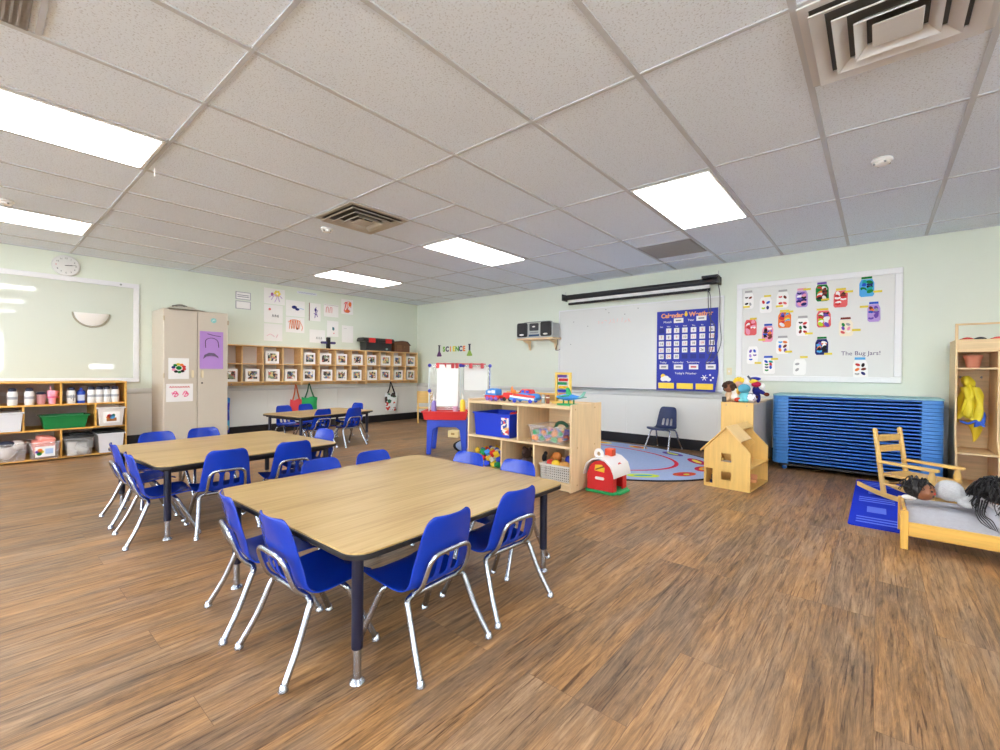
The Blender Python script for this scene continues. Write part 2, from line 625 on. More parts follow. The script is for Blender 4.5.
# lower wall panelling with joint strips
g = G()
g.box(XA, XA + .006, YS, YB, .0, .72); g.box(XA + .006, XE, YB - .006, YB, 0, .72)
y = 5.55
while y > YS:
    g.box(XA + .006, XA + .010, y - .012, y + .012, .13, .70); y -= 1.22
x = -6.45
while x < XE:
    g.box(x - .012, x + .012, YB - .010, YB - .006, .13, .70); x += 1.22
struct(g.build('trim_3', mPanel))
# chair rail
g = G()
prof = [(0, .685), (.012, .685), (.022, .700), (.022, .735), (.012, .755), (0, .755)]
g.prism([(XA + a, z) for a, z in prof], YS, YB, 'y')
g.prism([(YB - a, z) for a, z in prof], XA, XE, 'x')
struct(g.build('trim_4', mRail))
struct(G().box(XA, XA + .012, YS, YB - .012, 0, .14).build('baseboard_west', mBlackBase, bevel=.003))
struct(G().box(XA, XE, YB - .012, YB, 0, .14).build('baseboard_north', mBlackBase, bevel=.003))

# ---------------------------------------------------------------- ceiling fixtures
mLamp = emit('lamp_diffuser', (0.985, 0.99, 0.995, 1), LAMP)
mLampFrame = M('lamp_frame', '#d8d6d0', 0.4)
def ceiling_light(label, cx, cy, group='recessed ceiling lights'):
    r = thing('ceiling_light', label, 'ceiling light', (cx, cy, CEIL), 0, group)
    g = G()
    hx, hy = .283, .588
    for (a, b_, c, d) in ((-hx, hx, -hy, -hy + .018), (-hx, hx, hy - .018, hy), (-hx, -hx + .018, -hy + .018, hy - .018), (hx - .018, hx, -hy + .018, hy - .018)):
        g.box(a, b_, c, d, -.010, 0)
    g.build('light_frame', mLampFrame, r)
    G().box(-hx + .018, hx - .018, -hy + .018, hy - .018, -.014, -.001).build('diffuser', mLamp, r)  # lens dropped below the tiles so its sides light the ceiling
    return r
Y1, Y0, Y2 = 3.847, .189, -3.469
ceiling_light('lit ceiling panel over the whiteboard, close to the blue calendar', -1.179, Y1)
ceiling_light('lit ceiling panel over the toy shelf, between the square vent and the calendar side', -3.618, Y1)
ceiling_light('lit ceiling panel over the far table, closest to the wall of cubbies', -6.056, Y1)
ceiling_light('lit ceiling panel above the middle table, large bright strip cut by the edge', -3.618, Y0)
ceiling_light('lit ceiling panel near the clock and the glossy whiteboard', -6.056, Y0)
for x, y in ((-1.179, Y0), (1.26, Y0), (1.26, Y1), (-6.056, Y2), (-3.618, Y2), (-1.179, Y2), (1.26, Y2)):
    ceiling_light('lit ceiling panel behind where the picture was taken', x, y, 'unseen ceiling lights')

mVent = M('vent_paint', '#d6d5d3', 0.4, var=0.05, scale=5)
mVentShade = M('vent_cavity', '#55544f', 0.7)
def square_vent(label, cx, cy, mat_, rz=0):
    r = thing('ceiling_vent', label, 'air vent', (cx, cy, CEIL), rz, 'square ceiling diffusers')
    def ring(g, o, i, zo, zi, th=.006):
        # sloped square louver from outer half-size o at zo to inner half-size i at zi
        A = [(-o, -o, zo), (o, -o, zo), (o, o, zo), (-o, o, zo)]
        B = [(-i, -i, zi), (i, -i, zi), (i, i, zi), (-i, i, zi)]
        C_ = [(x, y, z - th) for x, y, z in A]
        D = [(x, y, z - th) for x, y, z in B]
        V = [[g.bm.verts.new(p) for p in q] for q in (A, B, D, C_)]
        for k in range(4):
            n = (k + 1) % 4
            for a, b_ in ((0, 1), (1, 2), (2, 3), (3, 0)):
                g.bm.faces.new((V[a][k], V[a][n], V[b_][n], V[b_][k]))
    g = G()
    for (a, b_, c, d) in ((-.295, .295, -.295, -.262), (-.295, .295, .262, .295), (-.295, -.262, -.262, .262), (.262, .295, -.262, .262)):
        g.box(a, b_, c, d, -.012, -.001)
    g.build('vent_frame', mat_, r)
    G().box(-.262, .262, -.262, .262, -.004, -.001).build('cavity', mVentShade, r)  # flat dark sheet, the shade of the hollow put into its colour
    for o, i, zo, zi in ((.262, .215, -.010, -.032), (.195, .150, -.012, -.038), (.130, .092, -.014, -.044)):
        g = G()
        ring(g, o, i, zi, zo)
        g.build('louver', mat_, r)
    g = G()
    g.box(-.075, .075, -.075, .075, -.046, -.040)
    g.box(-.03, .03, -.004, .004, -.040, -.004)
    g.build('centre_plate', mat_, r, bevel=.004)
    return r
square_vent('big square metal vent in the ceiling above the bug board', .040, 2.322, mVent)
square_vent('square vent in the ceiling beside the smoke detector tile, over the two wooden tables', -3.618, 2.322, mVentShade if False else M('vent_tan', '#b9b1a2', 0.45))

r = thing('return_grille', 'flat gray return grille in the ceiling above the projector screen', 'air vent', (-1.789, 5.105, CEIL))
g = G(); g.box(-.285, .285, -.285, .285, -.008, -.001)
g.build('grille_plate', M('grille_gray', '#8b8886', 0.6, var=.1, scale=60), r)
g = G()
for k in range(27):
    g.box(-.27, .27, -.27 + k * .0205, -.262 + k * .0205, -.012, -.008)
g.build('grille_slat', M('grille_slat', '#9a9794', 0.5), r)
r = thing('return_grille', 'gray ceiling grille in the corner, before the large bright panel', 'air vent', (-2.40, -.135, CEIL))
g = G(); g.box(-.285, .285, -.295, .295, -.008, -.001)
g.build('grille_plate', MATS['grille_gray'], r)
g = G()
for k in range(27):
    g.box(-.262, .262, -.272 + k * .0205, -.264 + k * .0205, -.012, -.008)
g.build('grille_slat', MATS['grille_slat'], r)

def detector(label, x, y):
    r = thing('smoke_detector', label, 'smoke detector', (x, y, CEIL))
    G().lathe([(.052, -.001), (.056, -.012), (.050, -.020)], seg=24).build('detector_base', mWhite, r)
    g = G(); g.lathe([(.044, -.020), (.040, -.034), (.025, -.042), (.004, -.043)], seg=24); g.build('detector_cap', mWhite, r)
    g = G()
    for k in range(4):
        a = k * PI / 2 + .4
        g.box(.040 * math.cos(a) - .006, .040 * math.cos(a) + .006, .040 * math.sin(a) - .006, .040 * math.sin(a) + .006, -.036, -.026)
    g.build('sensor_slot', mGrayPl, r)
detector('round white smoke detector on the ceiling near the bug board', .0, 3.80)
detector('round white smoke detector on the ceiling tile beside the vent over the tables', -4.15, 2.27)
detector('round white detector on the ceiling close to the clock-side light panel', -5.56, .20)
r = thing('ceiling_hook', 'small white hook hanging from the ceiling near the large light strip', 'hook', (-3.83, .83, CEIL - .006))
G().tube([(0, 0, 0), (0, 0, -.05), (.006, 0, -.058), (.012, 0, -.05)], .003, 6).build('hook', mWhite, r)
# ---------------------------------------------------------------- tables
mTop = None
def table_top_material():
    m = bpy.data.materials.new('laminate_top')
    m.use_nodes = True
    nt = m.node_tree
    b = nt.nodes['Principled BSDF']
    N = nt.nodes.new; L = nt.links.new
    tc = N('ShaderNodeTexCoord')
    def nz(st, sc, det, dist=0.0):
        q = N('ShaderNodeMapping'); q.inputs['Scale'].default_value = st
        n = N('ShaderNodeTexNoise'); n.inputs['Scale'].default_value = sc; n.inputs['Detail'].default_value = det
        n.inputs['Distortion'].default_value = dist
        L(tc.outputs['Object'], q.inputs[0]); L(q.outputs[0], n.inputs['Vector'])
        return n.outputs['Fac']
    a = nz((3.0, .35, 1), 2.2, 5, .8)
    c = nz((30.0, 1.0, 1), 3.0, 4)
    mx = N('ShaderNodeMix'); mx.data_type = 'FLOAT'; mx.inputs[0].default_value = .45
    L(a, mx.inputs[2]); L(c, mx.inputs[3])
    rp = N('ShaderNodeValToRGB')
    els = rp.color_ramp.elements
    els[0].position = .36; els[0].color = lin('#a38350')
    els[1].position = .62; els[1].color = lin('#c2a571')
    e = els.new(.47); e.color = lin('#b79963')
    L(mx.outputs[0], rp.inputs[0]); L(rp.outputs[0], b.inputs['Base Color'])
    b.inputs['Roughness'].default_value = .38
    b.inputs['Specular IOR Level'].default_value = .45
    return m
mTop = table_top_material()
mNavyLeg = M('dark_blue_enamel', '#10142e', 0.35)

D = math.radians
def make_table(label, cx, cy, rz, w, d, h=.45):
    r = thing('activity_table', label, 'table', (cx, cy, 0), rz, 'low wood-topped classroom tables')
    x, y = w / 2, d / 2
    G().prism(rrect(-x, x, -y, y, .07, 7), h - .006, h, 'z').build('tabletop', mTop, r, bevel=.001)
    G().prism(rrect(-x - .003, x + .003, -y - .003, y + .003, .073, 7), h - .024, h - .006, 'z').build('edge_band', mBlack, r, bevel=.003)
    g = G()
    i = .08
    for (a, b_, c, dd) in ((-x + i, x - i, -y + i, -y + i + .02), (-x + i, x - i, y - i - .02, y - i), (-x + i, -x + i + .02, -y + i + .02, y - i - .02), (x - i - .02, x - i, -y + i + .02, y - i - .02)):
        g.box(a, b_, c, dd, h - .058, h - .024)
    g.build('apron', mBlack, r, bevel=.002)
    for sx in (-1, 1):
        for sy in (-1, 1):
            px, py = sx * (x - .088), sy * (y - .068)
            lg = G().cyl((px, py, .115), (px, py, h - .024), .019, seg=16).build('leg', mNavyLeg, r)
            g = G()
            for q in ((px - sx * .03, py, px + sx * .02, py),):
                g.box(px - .032, px + .032, py - .032, py + .032, h - .04, h - .024)
            g.build('leg_plate', mBlack, lg)
            G().cyl((px, py, .016), (px, py, .118), .0135, seg=14).build('leg_insert', mChrome, lg)
            G().lathe([(.008, .024), (.012, .018), (.024, .008), (.026, .003), (.022, 0)], (px, py, 0), 18).build('glide', mChrome, lg)
    return r
make_table('low wooden table standing in front, eight blue chairs around its bare top', -1.79, 1.352, D(.6), 1.165, 1.215, .455)
make_table('low wooden table between the tall beige cabinet and the front table', -3.722, 1.253, D(3), 1.115, 1.165, .455)
make_table('small far wooden table with bags on the wall behind it', -5.86, 3.13, math.radians(10.5), .80, 1.22, .44)

# ---------------------------------------------------------------- chairs
PROF = [(.175, .246, .128), (.167, .259, .146), (.138, .266, .161), (.085, .263, .164), (.030, .257, .163), (-.020, .251, .160), (-.058, .252, .155),
        (-.082, .266, .149), (-.098, .288, .144), (-.107, .308, .141), (-.116, .340, .138), (-.126, .374, .134), (-.134, .408, .130), (-.145, .452, .124), (-.155, .492, .115), (-.160, .511, .100), (-.162, .519, .078)]
UU = [-1, -.86, -.50, -.30, -.11, .11, .30, .50, .86, 1]
def make_shell(mat_, parent, zs=1.0):
    g = G()
    def fn(i, j):
        y, z, hw = PROF[i]
        u = UU[j]
        k = max(0, min(1, (i - 6) / 4))       # back rest cups forward, seat dishes
        yy = y + .022 * k * abs(u) ** 2.2
        zz = z * zs + (1 - k) * .012 * abs(u) ** 3 - (1 - k) * .002
        return (u * hw, yy, zz)
    g.grid(fn, len(PROF), len(UU), skip=lambda i, j: i in (8, 9, 10) and j in (2, 4, 6))
    o = g.build('seat_shell', mat_, parent, sharp=80)
    so = o.modifiers.new('thickness', 'SOLIDIFY'); so.thickness = .0075; so.offset = 0
    sb = o.modifiers.new('smooth', 'SUBSURF'); sb.levels = 2; sb.render_levels = 2
    return o
def make_chair(label, mat_, name='stacking_chair', zs=1.0, group='blue classroom chairs'):
    r = thing(name, label, 'chair', (0, 0, 0), 0, group)
    make_shell(mat_, r, zs)
    zt = .240 * zs
    R_ = .0112
    for sx in (-1, 1):
        p = smooth_path([(sx * .172, -.180, .010), (sx * .154, -.124, .112 * zs), (sx * .143, -.084, zt - .032), (sx * .136, -.072, zt - .010), (sx * .112, -.068, zt - .001)], 5)
        lg = G().tube(p, R_, 10).build('leg', mChrome, r)
        G().lathe([(.008, .026), (.0115, .020), (.0155, .010), (.0165, .004), (.013, 0)], (sx * .172, -.180, 0), 16).build('glide', mChrome, lg)
        p = smooth_path([(sx * .165, .172, .010), (sx * .150, .124, .112 * zs), (sx * .136, .078, zt - .030), (sx * .126, .066, zt - .008), (sx * .105, .060, zt + .001)], 5)
        lg = G().tube(p, R_, 10).build('leg', mChrome, r)
        G().lathe([(.008, .026), (.0115, .020), (.0155, .010), (.0165, .004), (.013, 0)], (sx * .165, .172, 0), 16).build('glide', mChrome, lg)
    G().tube([(-.112, -.068, zt - .001), (.112, -.068, zt - .001)], R_, 10).build('rear_crossbar', mChrome, r)
    G().tube([(-.105, .060, zt + .001), (.105, .060, zt + .001)], R_, 10).build('front_crossbar', mChrome, r)
    g = G()
    for sx in (-1, 1):
        g.tube([(sx * .060, .060, zt + .002), (sx * .060, -.068, zt + .001)], .007, 8)
    g.build('seat_rail', mChrome, r)
    z0 = zt
    def hp(x, y, z):
        return (x, y, z * zs)
    half = [hp(.108, -.070, .243), hp(.107, -.086, .256), hp(.105, -.105, .275), hp(.103, -.120, .303), hp(.099, -.136, .348), hp(.092, -.144, .372), hp(.075, -.148, .386), hp(.042, -.150, .391)]
    p = smooth_path([(-x, y, z) for x, y, z in half] + [hp(0, -.150, .391)] + half[::-1], 4)
    G().tube(p, .0092, 10).build('back_hoop', mChrome, r)
    return r
D = math.radians
# faces: rz 0 looks toward +Y, 90 deg toward -X, 180 toward -Y, -90 toward +X
CH = [
 ('blue chair by the front table chrome-footed leg, back turned to open floor', -1.30, 1.103, D(92)),
 ('blue chair at front table end by the toy shelf, back turned to open floor', -1.312, 1.535, D(87)),
 ('blue chair seen side-on at the front table, under the rounded corner, legs splayed', -1.602, .818, D(1)),
 ('blue chair half hidden behind another at the front table, seen edge-on with rear legs showing', -1.985, .812, D(-9)),
 ('blue chair back above the front table edge, beside the middle table corner', -2.25, 1.28, D(-88)),
 ('blue chair back alone above the front table edge, with open floor behind it', -2.255, 1.615, D(-91)),
 ('blue chair back peeking above the front table, below the tub of colourful blocks', -1.91, 1.85, D(184)),
 ('blue chair back peeking above the front table, beside the white basket of the toy shelf', -1.54, 1.86, D(181)),
 ('blue chair seen side-on at the middle table corner, seat pushed under the top', -3.375, .752, D(-2)),
 ('blue chair seen edge-on at the middle table, on the side towards the bottle shelf', -3.88, .765, D(-1)),
 ('blue chair at the middle table, full back with chrome hoop above the front table corner', -3.245, 1.062, D(84)),
 ('blue chair turned askew at the middle table, chrome hoop and dark seat showing', -3.265, 1.49, D(84)),
 ('blue chair back above the middle table, before the cabinet side and the black baseboard', -4.215, .965, D(-88)),
 ('blue chair back above the middle table, before the beige cabinet doors', -4.245, 1.297, D(-87)),
 ('blue chair tucked at the middle table end, its back just above the far corner', -3.55, 1.81, D(188)),
 ('blue chair at the far table below the red bag, on the side by the wall', -6.20, 2.86, D(-79)),
 ('blue chair at the far table below the green bag, on the side by the wall', -6.26, 3.20, D(-79)),
 ('blue chair with chrome hoop at the far table, above the middle table corner', -5.57, 2.92, D(98)),
 ('blue chair with splayed chrome legs at the far table, on the toy easel side', -5.505, 3.325, D(98)),
 ('blue chair at the short end of the far table, towards the patterned bag', -6.07, 3.72, D(190)),
]
c0 = None
for (lab, x, y, rz) in CH:
    if c0 is None:
        c0 = make_chair(lab, mBlue)
        c0.location = (x, y, 0); c0.rotation_euler = (0, 0, rz)
    else:
        dup(c0, (x, y, 0), rz, lab)
cf = make_chair('dark navy chair with chrome legs standing on the round rug against the wall', mNavy, zs=1.06, group=None)
cf.location = (-2.17, 5.925, .009); cf.rotation_euler = (0, 0, D(172))

# small wooden chair in the far corner
r = thing('wooden_chair', 'small honey wood chair in the far corner behind the easel', 'chair', (-6.73, 5.72, 0), D(50))
g = G(); g.prism(rrect(-.15, .15, -.012, .012, .011, 3), .39, .62, 'z'); g.build('backrest', mHoneyX, r)
G().prism(rrect(-.15, .15, -.02, .27, .03, 4), .28, .30, 'z').build('seat', mHoneyX, r)
for sx in (-1, 1):
    G().bar((sx * .13, .0, 0), (sx * .13, .0, .60), .028, .024, (0, 1, 0)).build('leg', mHoney, r, bevel=.003)
    G().bar((sx * .13, .24, 0), (sx * .13, .24, .28), .028, .024, (0, 1, 0)).build('leg', mHoney, r, bevel=.003)
# ================================================================ wall with the whiteboard (faces -Y)
mBoard = M('whiteboard_gloss', '#d9d9d5', 0.22, spec=0.5)
mBoardA = M('whiteboard_gloss_west', '#d0d5c9', 0.04, spec=0.9)
mAlu = M('board_frame', '#e2e2e4', 0.4)
mAluGray = M('aluminium_tray', '#b9bbbd', 0.35, metal=.6)
def frame(g, x0, x1, z0, z1, w, d0, d1, ax):
    for (a, b_, c, e) in ((x0, x1, z0, z0 + w), (x0, x1, z1 - w, z1), (x0, x0 + w, z0 + w, z1 - w), (x1 - w, x1, z0 + w, z1 - w)):
        if ax == 'y':
            g.box(a, b_, d0, d1, c, e)
        else:
            g.box(d0, d1, a, b_, c, e)
r = thing('whiteboard', 'long plain whiteboard with faint red writing under the projector screen', 'whiteboard', (-2.72, YB, 0))
hx = 1.21
G().box(-hx, hx, -.016, -.001, .80, 1.98).build('writing_surface', mBoard, r)
g = G(); frame(g, -hx - .012, hx + .012, .785, 1.995, .016, -.022, -.001, 'y'); g.build('board_frame', mAlu, r)
G().prism([(-.001, .765), (-.075, .765), (-.078, .775), (-.070, .778), (-.066, .771), (-.001, .784)], -hx, hx, 'x').build('marker_tray', mAluGray, r)
# faint marker strokes
g = G()
random.seed(3)
xx = -.55
while xx < -.02:
    n = random.choice((3, 4))
    pts = [(xx + random.uniform(0, .05), -.0168, 1.77 + random.uniform(-.035, .04)) for _ in range(n)]
    g.tube(pts, .0035, 5)
    xx += .062
g.build('marker_writing', M('faded_red_marker', '#e9b9b0', .6), r)
g = G()
for (a, b_) in ((-.70, 1.72), (-.35, 1.90), (-.1, 1.86), (-.95, 1.80), (-1.0, 1.45), (.1, 1.93), (-.4, 1.95)):
    g.box(a - .008, a + .008, -.0175, -.016, b_ - .006, b_ + .006)
g.build('marker_speck', M('gray_marker', '#8c8a88', .6), r)

# ---- calendar pocket chart
r = thing('calendar_chart', 'royal blue calendar and weather pocket chart with number cards', 'calendar', (-1.95, YB - .03, 1.315))
hw, hh = .39, .535
mCal = M('calendar_cloth', '#2433a8', 0.6, var=.06, scale=6)
mCalDark = M('calendar_pocket', '#1c2a86', 0.6)
g = G()
def cal(i, j):
    u, v = i / 14, j / 14
    x = -hw + 2 * hw * u
    z = hh - 2 * hh * v
    curl = max(0, v - .72) / .28
    side = max(0, u - .75) / .25
    y = .010 * math.sin(u * 9) * .25 - .06 * curl * curl * side - .002
    return (x + .012 * side * math.sin(v * 11) * (v > .4), y, z)
g.grid(cal, 15, 15)
o = g.build('chart_cloth', mCal, r, sharp=80, fix=False)
so = o.modifiers.new('thickness', 'SOLIDIFY'); so.thickness = .002; so.offset = 1
YF = -.010
def uv(u, v):
    return (-hw + 2 * hw * u, hh - 2 * hh * v)
mTxtW = M('white_print', '#f4f2ee', .6); mTxtO = M('orange_print', '#f0a070', .6); mTxtK = M('black_print', '#222226', .6); mTxtR = M('red_print', '#d0404a', .6)
x, z = uv(.265, .062); text('title_lettering', 'Calendar', .080, mTxtO, r, (x, YF, z), FACE_B, .002, bold=.003)
x, z = uv(.50, .056); g = G(); g.prism(ell(x, z, .020, .028, 16), YF - .002, YF, 'y'); g.box(x - .011, x + .011, YF - .0025, YF, z + .024, z + .038); g.build('bell_picture', mYel, r)
x, z = uv(.735, .062); text('title_lettering', 'Weather', .080, mTxtO, r, (x, YF, z), FACE_B, .002, bold=.003)
for (u, v, s_) in ((.19, .14, 'Month'), (.58, .13, 'Year')):
    x, z = uv(u, v); text('heading_lettering', s_, .042, mTxtW, r, (x, YF, z), FACE_B)
for (u, v, s_) in ((.375, .127, 'June'), (.745, .115, '2024')):
    x, z = uv(u, v)
    c = G().box(x - .062, x + .062, YF - .001, YF + .003, z - .031, z + .031).build('word_card', mPaper, r)
    G().box(x - .036, x + .036, YF - .0018, YF - .001, z - .009, z + .009).build('card_print', M('gray_print', '#8a8a90', .6), c)
CU = [.084, .21, .344, .481, .622, .762, .912]
CV = [.25, .332, .413, .495, .575]
for k, s_ in enumerate(('Sun', 'Mon', 'Tue', 'Wed', 'Thu', 'Fri', 'Sat')):
    x, z = uv(CU[k], .197); text('weekday_lettering', s_, .026, mTxtW, r, (x, YF, z), FACE_B)
day = 1
for row in range(5):
    for col in range(7):
        x, z = uv(CU[col], CV[row])
        if (row == 0 and col == 0) or (row == 4 and col > 2):
            G().box(x - .036, x + .036, YF - .0005, YF + .003, z - .030, z + .030).build('empty_pocket', mCalDark, r)
            continue
        c = G().box(x - .034, x + .034, YF - .001, YF + .003, z - .033, z + .033).build('number_card', mPaper, r)
        text('numeral', str(day), .044, mTxtR if day % 2 else mTxtK, c, (x, YF - .0012, z - .002), FACE_B)
        day += 1
for (u, s_) in ((.12, 'Today'), (.37, 'Yesterday'), (.62, 'Tomorrow'), (.89, 'Season')):
    x, z = uv(u, .648); text('heading_lettering', s_, .036, mTxtW, r, (x, YF, z), FACE_B)
    x, z = uv(u + .01, .705)
    c = G().box(x - .058, x + .058, YF - .001, YF + .004, z - .032, z + .032).build('word_card', mPaper, r)
    G().box(x - .035, x + .035, YF - .0018, YF - .001, z - .010, z + .010).build('card_print', mTxtR if u == .62 else M('gray_print', '#8a8a90', .6), c)
x, z = uv(.5, .785); text('heading_lettering', "Today's Weather", .040, mTxtW, r, (x, YF, z), FACE_B)
x, z = uv(.16, .85)
g = G(); g.prism(ell(x - .03, z + .03, .032, .032, 18), YF - .002, YF, 'y'); g.build('sun_picture', mYel, r)
g = G()
for a, b_, rr in ((-.03, -.01, .03), (.01, .0, .036), (.045, -.015, .026)):
    g.prism(ell(x + a, z + b_, rr * 1.2, rr, 18), YF - .004 - rr * .01, YF - .002, 'y')
g.build('cloud_picture', mTxtW, r)
x, z = uv(.84, .835)
g = G()
for k in range(3):
    a = k * PI / 3
    d = Vector((math.cos(a), 0, math.sin(a))) * .04
    g.bar(Vector((x - .03, YF - .001, z)) - d, Vector((x - .03, YF - .001, z)) + d, .008, .003, (0, 1, 0))
for dx, dz in ((.04, .035), (.05, -.03), (.075, 0)):
    g.prism(ell(x + dx, z + dz, .012, .012, 10), YF - .002, YF, 'y')
g.build('snow_picture', mTxtW, r)
for u in (.175, .49, .815):
    x, z = uv(u, .942)
    g = G()
    yy = -.012 if u < .8 else -.040
    g.box(x - .105, x + .105, yy - .003, yy, z - .038, z + .038)
    g.box(x - .105, x + .105, yy - .004, yy - .003, z - .038, z - .032)
    g.build('yellow_pocket', mYel, r)

# ---- projector screen
r = thing('projector_screen', 'rolled-up black projector screen mounted above the whiteboard', 'projector screen', (-2.66, 6.02, 2.17))
G().tube([(-1.13, 0, 0), (1.13, 0, 0)], .040, 18).build('screen_case', mBlackPl, r)
g = G(); g.box(-1.135, -1.115, -.045, .10, -.045, .055); g.box(1.115, 1.135, -.045, .10, -.045, .055); g.build('end_bracket', mBlackPl, r, bevel=.003)
G().box(-1.02, 1.02, -.002, .002, -.10, -.035).build('screen_fabric', M('screen_fabric', '#e6e6e4', .8), r)
G().tube([(-1.03, 0, -.100), (1.03, 0, -.100)], .018, 12).build('bottom_bar', mBlackPl, r)
g = G(); g.box(.93, 1.12, -.03, .09, .045, .075); g.build('motor_box', mBlackPl, r, bevel=.004)
g = G(); g.tube([(-1.12, .05, .05), (-1.12, .05, .10)], .004, 6); g.tube([(1.11, .05, .07), (1.11, .05, .13)], .004, 6); g.build('hanging_wire', mSteel, r)
r = thing('power_cable', 'dark cable looping down from the end of the projector screen beside the calendar', 'cable', (-1.55, 6.04, 2.14))
G().tube(smooth_path([(0, 0, .02), (.03, -.01, -.15), (.035, -.02, -.45), (.05, -.02, -.75), (-.03, -.03, -.95), (-.12, -.03, -1.0), (-.05, -.03, -.85), (-.02, -.02, -.55), (-.09, -.02, -.40), (-.11, -.01, -.08), (-.12, 0, 0)], 8), .005, 6).build('cable', M('cable_gray', '#4c4c50', .5), r)
r = thing('power_cable', 'thin cable hanging in front of the calendar chart from the screen bar', 'cable', (-1.66, 5.99, 2.06))
G().tube(smooth_path([(0, 0, .01), (.04, -.005, -.08), (.05, -.01, -.35), (.045, -.01, -.72), (.02, -.01, -.80), (.0, -.01, -.70)], 8), .0045, 6).build('cable', MATS['cable_gray'], r)

# ---- bug board
r = thing('bug_board', 'large white framed bulletin board covered with paper bug jars', 'bulletin board', (-.585, YB, 1.52))
hx, hz = .765, .592
G().box(-hx + .05, hx - .05, -.012, -.001, -hz + .05, hz - .05).build('board_surface', M('bulletin_surface', '#e0dfdb', .5), r)
g = G(); frame(g, -hx, hx, -hz, hz, .062, -.030, -.001, 'y'); g.build('board_frame', M('bulletin_frame', '#e9e8e8', .4), r, bevel=.006)
text('title_lettering', 'The Bug Jars!', .062, M('ink_purple', '#55406b', .6), r, (.435, -.0125, -.280), FACE_B)
mLidG = M('paper_gray_lid', '#8f8a94', .8)
mTag = M('paper_yellow', '#e6cf45', .8)
PC = {k: M('paper_' + k, h, .8, spec=.2) for k, h in dict(red='#cf3b3b', coral='#e4696a', orange='#ea7f3c', yellow='#ecd23e', lime='#b8d92c', green='#1f7d3b', teal='#27a39a', sky='#56a9e0', blue='#2f59c4', navy='#2b2f6f', purple='#6f4fae', lilac='#b79ad6', pink='#ec9cb3', brown='#7c3b30', black='#2a2629', white='#f3f1ee', cream='#f0e6cf', gray='#a9a7a6').items()}
JARS = [  # x, z, w, h, body colour, piece colours, lid, tag dx,dz, look
 (-1.222, 1.914, .109, .220, 'white', ['black', 'brown', 'black', 'gray'], 'gray', (-.02, -.085), 'white paper jar with two black beetles'),
 (-1.040, 1.849, .125, .215, 'white', ['red', 'blue', 'lime', 'navy'], None, (.02, .09), 'pale paper jar with red, blue and lime bugs below its tag'),
 (-.867, 1.892, .120, .211, 'white', ['red', 'brown', 'red', 'coral'], 'gray', (-.03, -.085), 'white paper jar with red butterflies'),
 (-.681, 1.885, .115, .217, 'lilac', ['navy', 'purple', 'white', 'pink', 'blue', 'black', 'purple'], 'pink', (.05, .09), 'lilac and purple paper jar'),
 (-.491, 1.933, .118, .212, 'green', ['red', 'white', 'green', 'brown', 'orange', 'black', 'white'], 'purple', (.03, -.09), 'dark green paper jar with a purple top'),
 (-.326, 1.850, .122, .208, 'coral', ['white', 'black', 'red', 'brown', 'white', 'red'], 'yellow', (.07, .06), 'coral red paper jar with a white oval and yellow lid'),
 (-.107, 1.945, .123, .212, 'sky', ['teal', 'green', 'blue', 'navy', 'sky', 'black'], 'green', (.09, -.06), 'blue and teal paper jar with a green top'),
 (-.046, 1.675, .105, .210, 'lilac', ['brown', 'purple', 'orange', 'gray', 'blue', 'purple'], 'blue', (-.08, .06), 'white and violet paper jar below the blue and teal one'),
 (-1.197, 1.589, .130, .219, 'coral', ['red', 'pink', 'white', 'red', 'coral', 'pink'], None, (.03, .09), 'coral pink paper jar near the board edge'),
 (-1.015, 1.501, .114, .215, 'pink', ['red', 'white', 'black', 'blue', 'brown', 'orange'], 'blue', (-.06, -.08), 'pink paper jar with a blue bug on its top'),
 (-.845, 1.656, .129, .210, 'orange', ['purple', 'sky', 'navy', 'orange', 'red', 'yellow'], 'yellow', (.05, .08), 'orange paper jar with purple pieces'),
 (-.668, 1.564, .124, .228, 'white', ['black', 'red', 'green', 'black', 'brown', 'red'], 'gray', (.06, -.09), 'white paper jar with dark bugs and a gray lid, mid board'),
 (-.474, 1.642, .127, .212, 'coral', ['white', 'black', 'green', 'purple', 'red', 'white', 'lime'], 'yellow', (-.03, .095), 'coral paper jar with a white eye and yellow strip'),
 (-.278, 1.531, .121, .206, 'cream', ['green', 'gray', 'purple', 'pink', 'coral', 'white'], 'brown', (.09, -.04), 'cream paper jar with a brownish pink lid'),
 (-1.171, 1.254, .119, .243, 'white', ['purple', 'blue', 'lilac', 'purple', 'blue'], None, (.06, -.11), 'white paper jar streaked with violet scraps'),
 (-1.000, 1.120, .124, .214, 'white', ['blue', 'teal', 'green', 'red', 'navy', 'blue', 'green'], 'blue', (.06, .07), 'white paper jar with a blue lid and red flower'),
 (-.861, 1.353, .130, .211, 'white', ['sky', 'orange', 'blue', 'brown', 'orange', 'purple'], 'gray', (.06, -.08), 'white paper jar with orange scraps and a gray lid'),
 (-.489, 1.331, .118, .201, 'navy', ['black', 'white', 'purple', 'orange', 'sky', 'white'], 'green', (.06, -.09), 'navy paper jar with rounded shoulders'),
 (-.692, 1.108, .125, .206, 'white', ['gray', 'white', 'gray'], None, (.04, .10), 'faint blank white paper jar'),
 (-.150, 1.086, .125, .224, 'white', ['red', 'black', 'orange', 'brown', 'gray', 'navy'], 'sky', None, 'white paper jar with red bugs below the written title'),
]
random.seed(11)
yb = YB - .0135
